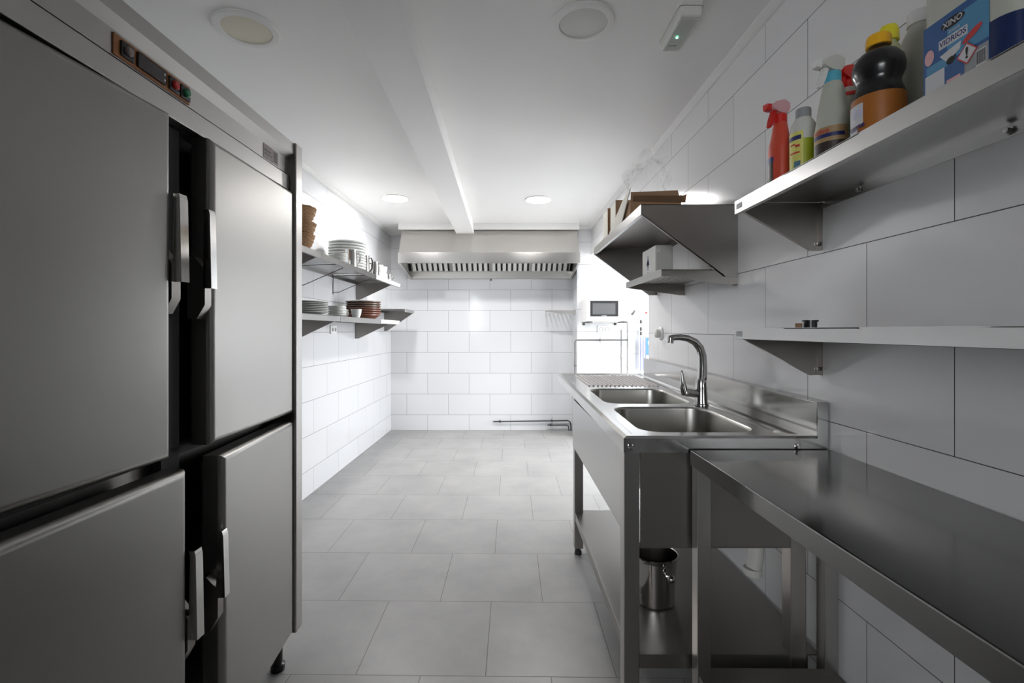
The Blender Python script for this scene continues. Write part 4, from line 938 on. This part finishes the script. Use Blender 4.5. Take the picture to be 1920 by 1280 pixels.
# tall translucent bottle
x, y = 0.893, 1.034
b7 = thing('bottle', 'tall pale bottle with white cap and dark teal base label, beside the blue jug', 'bottle', (x, y, BZ))
m = MB(); m.lathe([(0, 0), (0.037, 0), (0.039, 0.005), (0.039, 0.170), (0.037, 0.195), (0.030, 0.235), (0.018, 0.262), (0.017, 0.270), (0, 0.270)], (0, 0, 0), 36); part('bottle_body', m, M['milky'], b7)
m = MB(); m.lathe([(0.017, 0.262), (0.022, 0.263), (0.022, 0.288), (0.019, 0.292), (0, 0.292)], (0, 0, 0), 24); part('cap', m, M['white'], b7, label='white cap')
m = MB(); m.lathe([(0.0396, 0.006), (0.0396, 0.085)], (0, 0, 0), 36); part('label', m, M['teal_dark'], b7, label='dark teal label')
# blue jug
jx, jy = 0.733, 0.690                                      # outer corner towards the room and the camera
jg = thing('jug', 'large jug of blue liquid with a blue label at the near end of the shelf', 'jug', (jx, jy, BZ))
JW, JD, JH = 0.175, 0.165, 0.30
LQ = 0.072
m = MB(); m.box(0, JW, 0, JD, 0, LQ, 0.032, 6, lambda e: abs(e.verts[0].co.z-e.verts[1].co.z) > 0.02); part('liquid', m, M['jug_liquid'], jg, label='dark blue liquid')
m = MB(); m.box(0, JW, 0, JD, LQ, 0.225, 0.032, 6, lambda e: abs(e.verts[0].co.z-e.verts[1].co.z) > 0.02)
pts = []
for k, (ins, z) in enumerate(((0.0, 0.225), (0.006, 0.240), (0.022, 0.252), (0.05, 0.258))):
    pts.append([p for a_ in rrect(ins, JW-ins, ins, JD-ins, max(0.012, 0.032-ins*0.3), z, 5) for p in a_])
rings = [[m.bm.verts.new(p) for p in q] for q in pts]
for A, Bq in zip(rings, rings[1:]):
    for i in range(len(A)): m.bm.faces.new((A[i], A[(i+1) % len(A)], Bq[(i+1) % len(A)], Bq[i]))
m.bm.faces.new(rings[-1]); part('jug_body', m, M['milky'], jg, label='translucent white jug')
m = MB(); m.tube([(0.055, 0.15, 0.250), (0.055, 0.145, 0.285), (0.055, 0.12, 0.296), (0.055, 0.06, 0.290), (0.055, 0.045, 0.254)], 0.011, 12); part('handle', m, M['milky'], jg)
m = MB(); m.lathe([(0, 0.254), (0.019, 0.254), (0.019, 0.288), (0.0, 0.290)], (0.125, 0.085, 0), 24); part('cap', m, M['white'], jg, label='white cap')
# label on the face to the room (x = 0); its reading direction runs towards the camera (-y)
def lbox(m_, u0, u1, z0, z1, lift):                         # u from the far edge of the label towards the camera
    return m_.box(-lift, -lift+0.0004, 0.150-u1, 0.150-u0, z0, z1)
lb = part('label', lbox(MB(), 0, 0.114, 0.006, 0.130, 0.0006), M['shaded_blue_label'], jg, label='blue printed label')
def dec(name, u0, u1, z0, z1, mat, lift=0.0010): return part(name, lbox(MB(), u0, u1, z0, z1, lift), M[mat], lb)
dec('label_glow', 0.045, 0.114, 0.052, 0.118, 'shaded_light_blue', 0.0008)
dec('label_wave', 0.006, 0.060, 0.044, 0.060, 'shaded_light_blue', 0.0008)
dec('label_patch', 0.004, 0.040, 0.008, 0.045, 'shaded_white_print')
dec('label_patch', 0.075, 0.113, 0.008, 0.046, 'label_plate')
dec('label_bar', 0.094, 0.110, 0.014, 0.040, 'shaded_white_print', 0.0013)
for k in range(5): dec('barcode_line', 0.0955+k*0.003, 0.0968+k*0.003, 0.018, 0.038, 'black', 0.0016)
dec('label_strip', 0.044, 0.068, 0.012, 0.020, 'pink_print')
def tj(txt, size, u, z, mat, bold=0.0, tilt=0.0):
    return part('lettering', text_flat(txt, size, (-0.0014, 0.150-u, z), (0, -1, 0), (0, 0, 1), bold, tilt), M[mat], lb)
def ell(u, z, ru, rz, mat, lift, tilt=0.0, name='label_mark'):
    m_ = MB(); n = 24; ct, st = math.cos(tilt), math.sin(tilt)
    vs = [(-lift, 0.150-(u+ru*math.cos(2*PI*i/n)*ct-rz*math.sin(2*PI*i/n)*st), z+ru*math.cos(2*PI*i/n)*st+rz*math.sin(2*PI*i/n)*ct) for i in range(n)]
    m_.add(vs, [tuple(range(n))]); return part(name, m_, M[mat], lb)
ell(0.055, 0.112, 0.021, 0.0085, 'black', 0.0011)
tj('XINO', 0.0135, 0.055, 0.112, 'shaded_white_print', 0.0002)
tj('limpia', 0.0085, 0.058, 0.098, 'shaded_white_print')
dec('label_panel', 0.030, 0.080, 0.077, 0.092, 'shaded_white_print', 0.0011)
tj('VIDRIOS', 0.0125, 0.055, 0.0845, 'navy', 0.0002)
ell(0.088, 0.072, 0.018, 0.0055, 'red_print', 0.0013, 0.45)
m = MB(); m.add([(-0.0012, 0.150-0.032, 0.066), (-0.0012, 0.150-0.070, 0.072), (-0.0012, 0.150-0.068, 0.060), (-0.0012, 0.150-0.045, 0.050)], [(0, 1, 2, 3)]); part('label_picture', m, M['shaded_white_print'], lb)
ell(0.012, 0.075, 0.009, 0.013, 'pink_print', 0.0011)
ell(0.052, 0.050, 0.008, 0.006, 'black', 0.0014)
tj('5L', 0.008, 0.052, 0.050, 'shaded_white_print')
for r_, mat, lift in ((0.0175, 'red_print', 0.0017), (0.0148, 'shaded_white_print', 0.0019)):
    m = MB(); m.add([(-lift, 0.150-0.080-r_, 0.045), (-lift, 0.150-0.080, 0.045+r_), (-lift, 0.150-0.080+r_, 0.045), (-lift, 0.150-0.080, 0.045-r_)], [(0, 1, 2, 3)]); part('hazard_diamond', m, M[mat], lb)
part('lettering', text_flat('!', 0.024, (-0.0022, 0.150-0.080, 0.045), (0, -1, 0), (0, 0, 1), 0.0008), M['black'], lb)
# ground outside the doorway
m = MB(); m.box(3.38, 9.0, 0.0, 9.0, -0.10, -0.02); struct('ground', m, M['ground'])
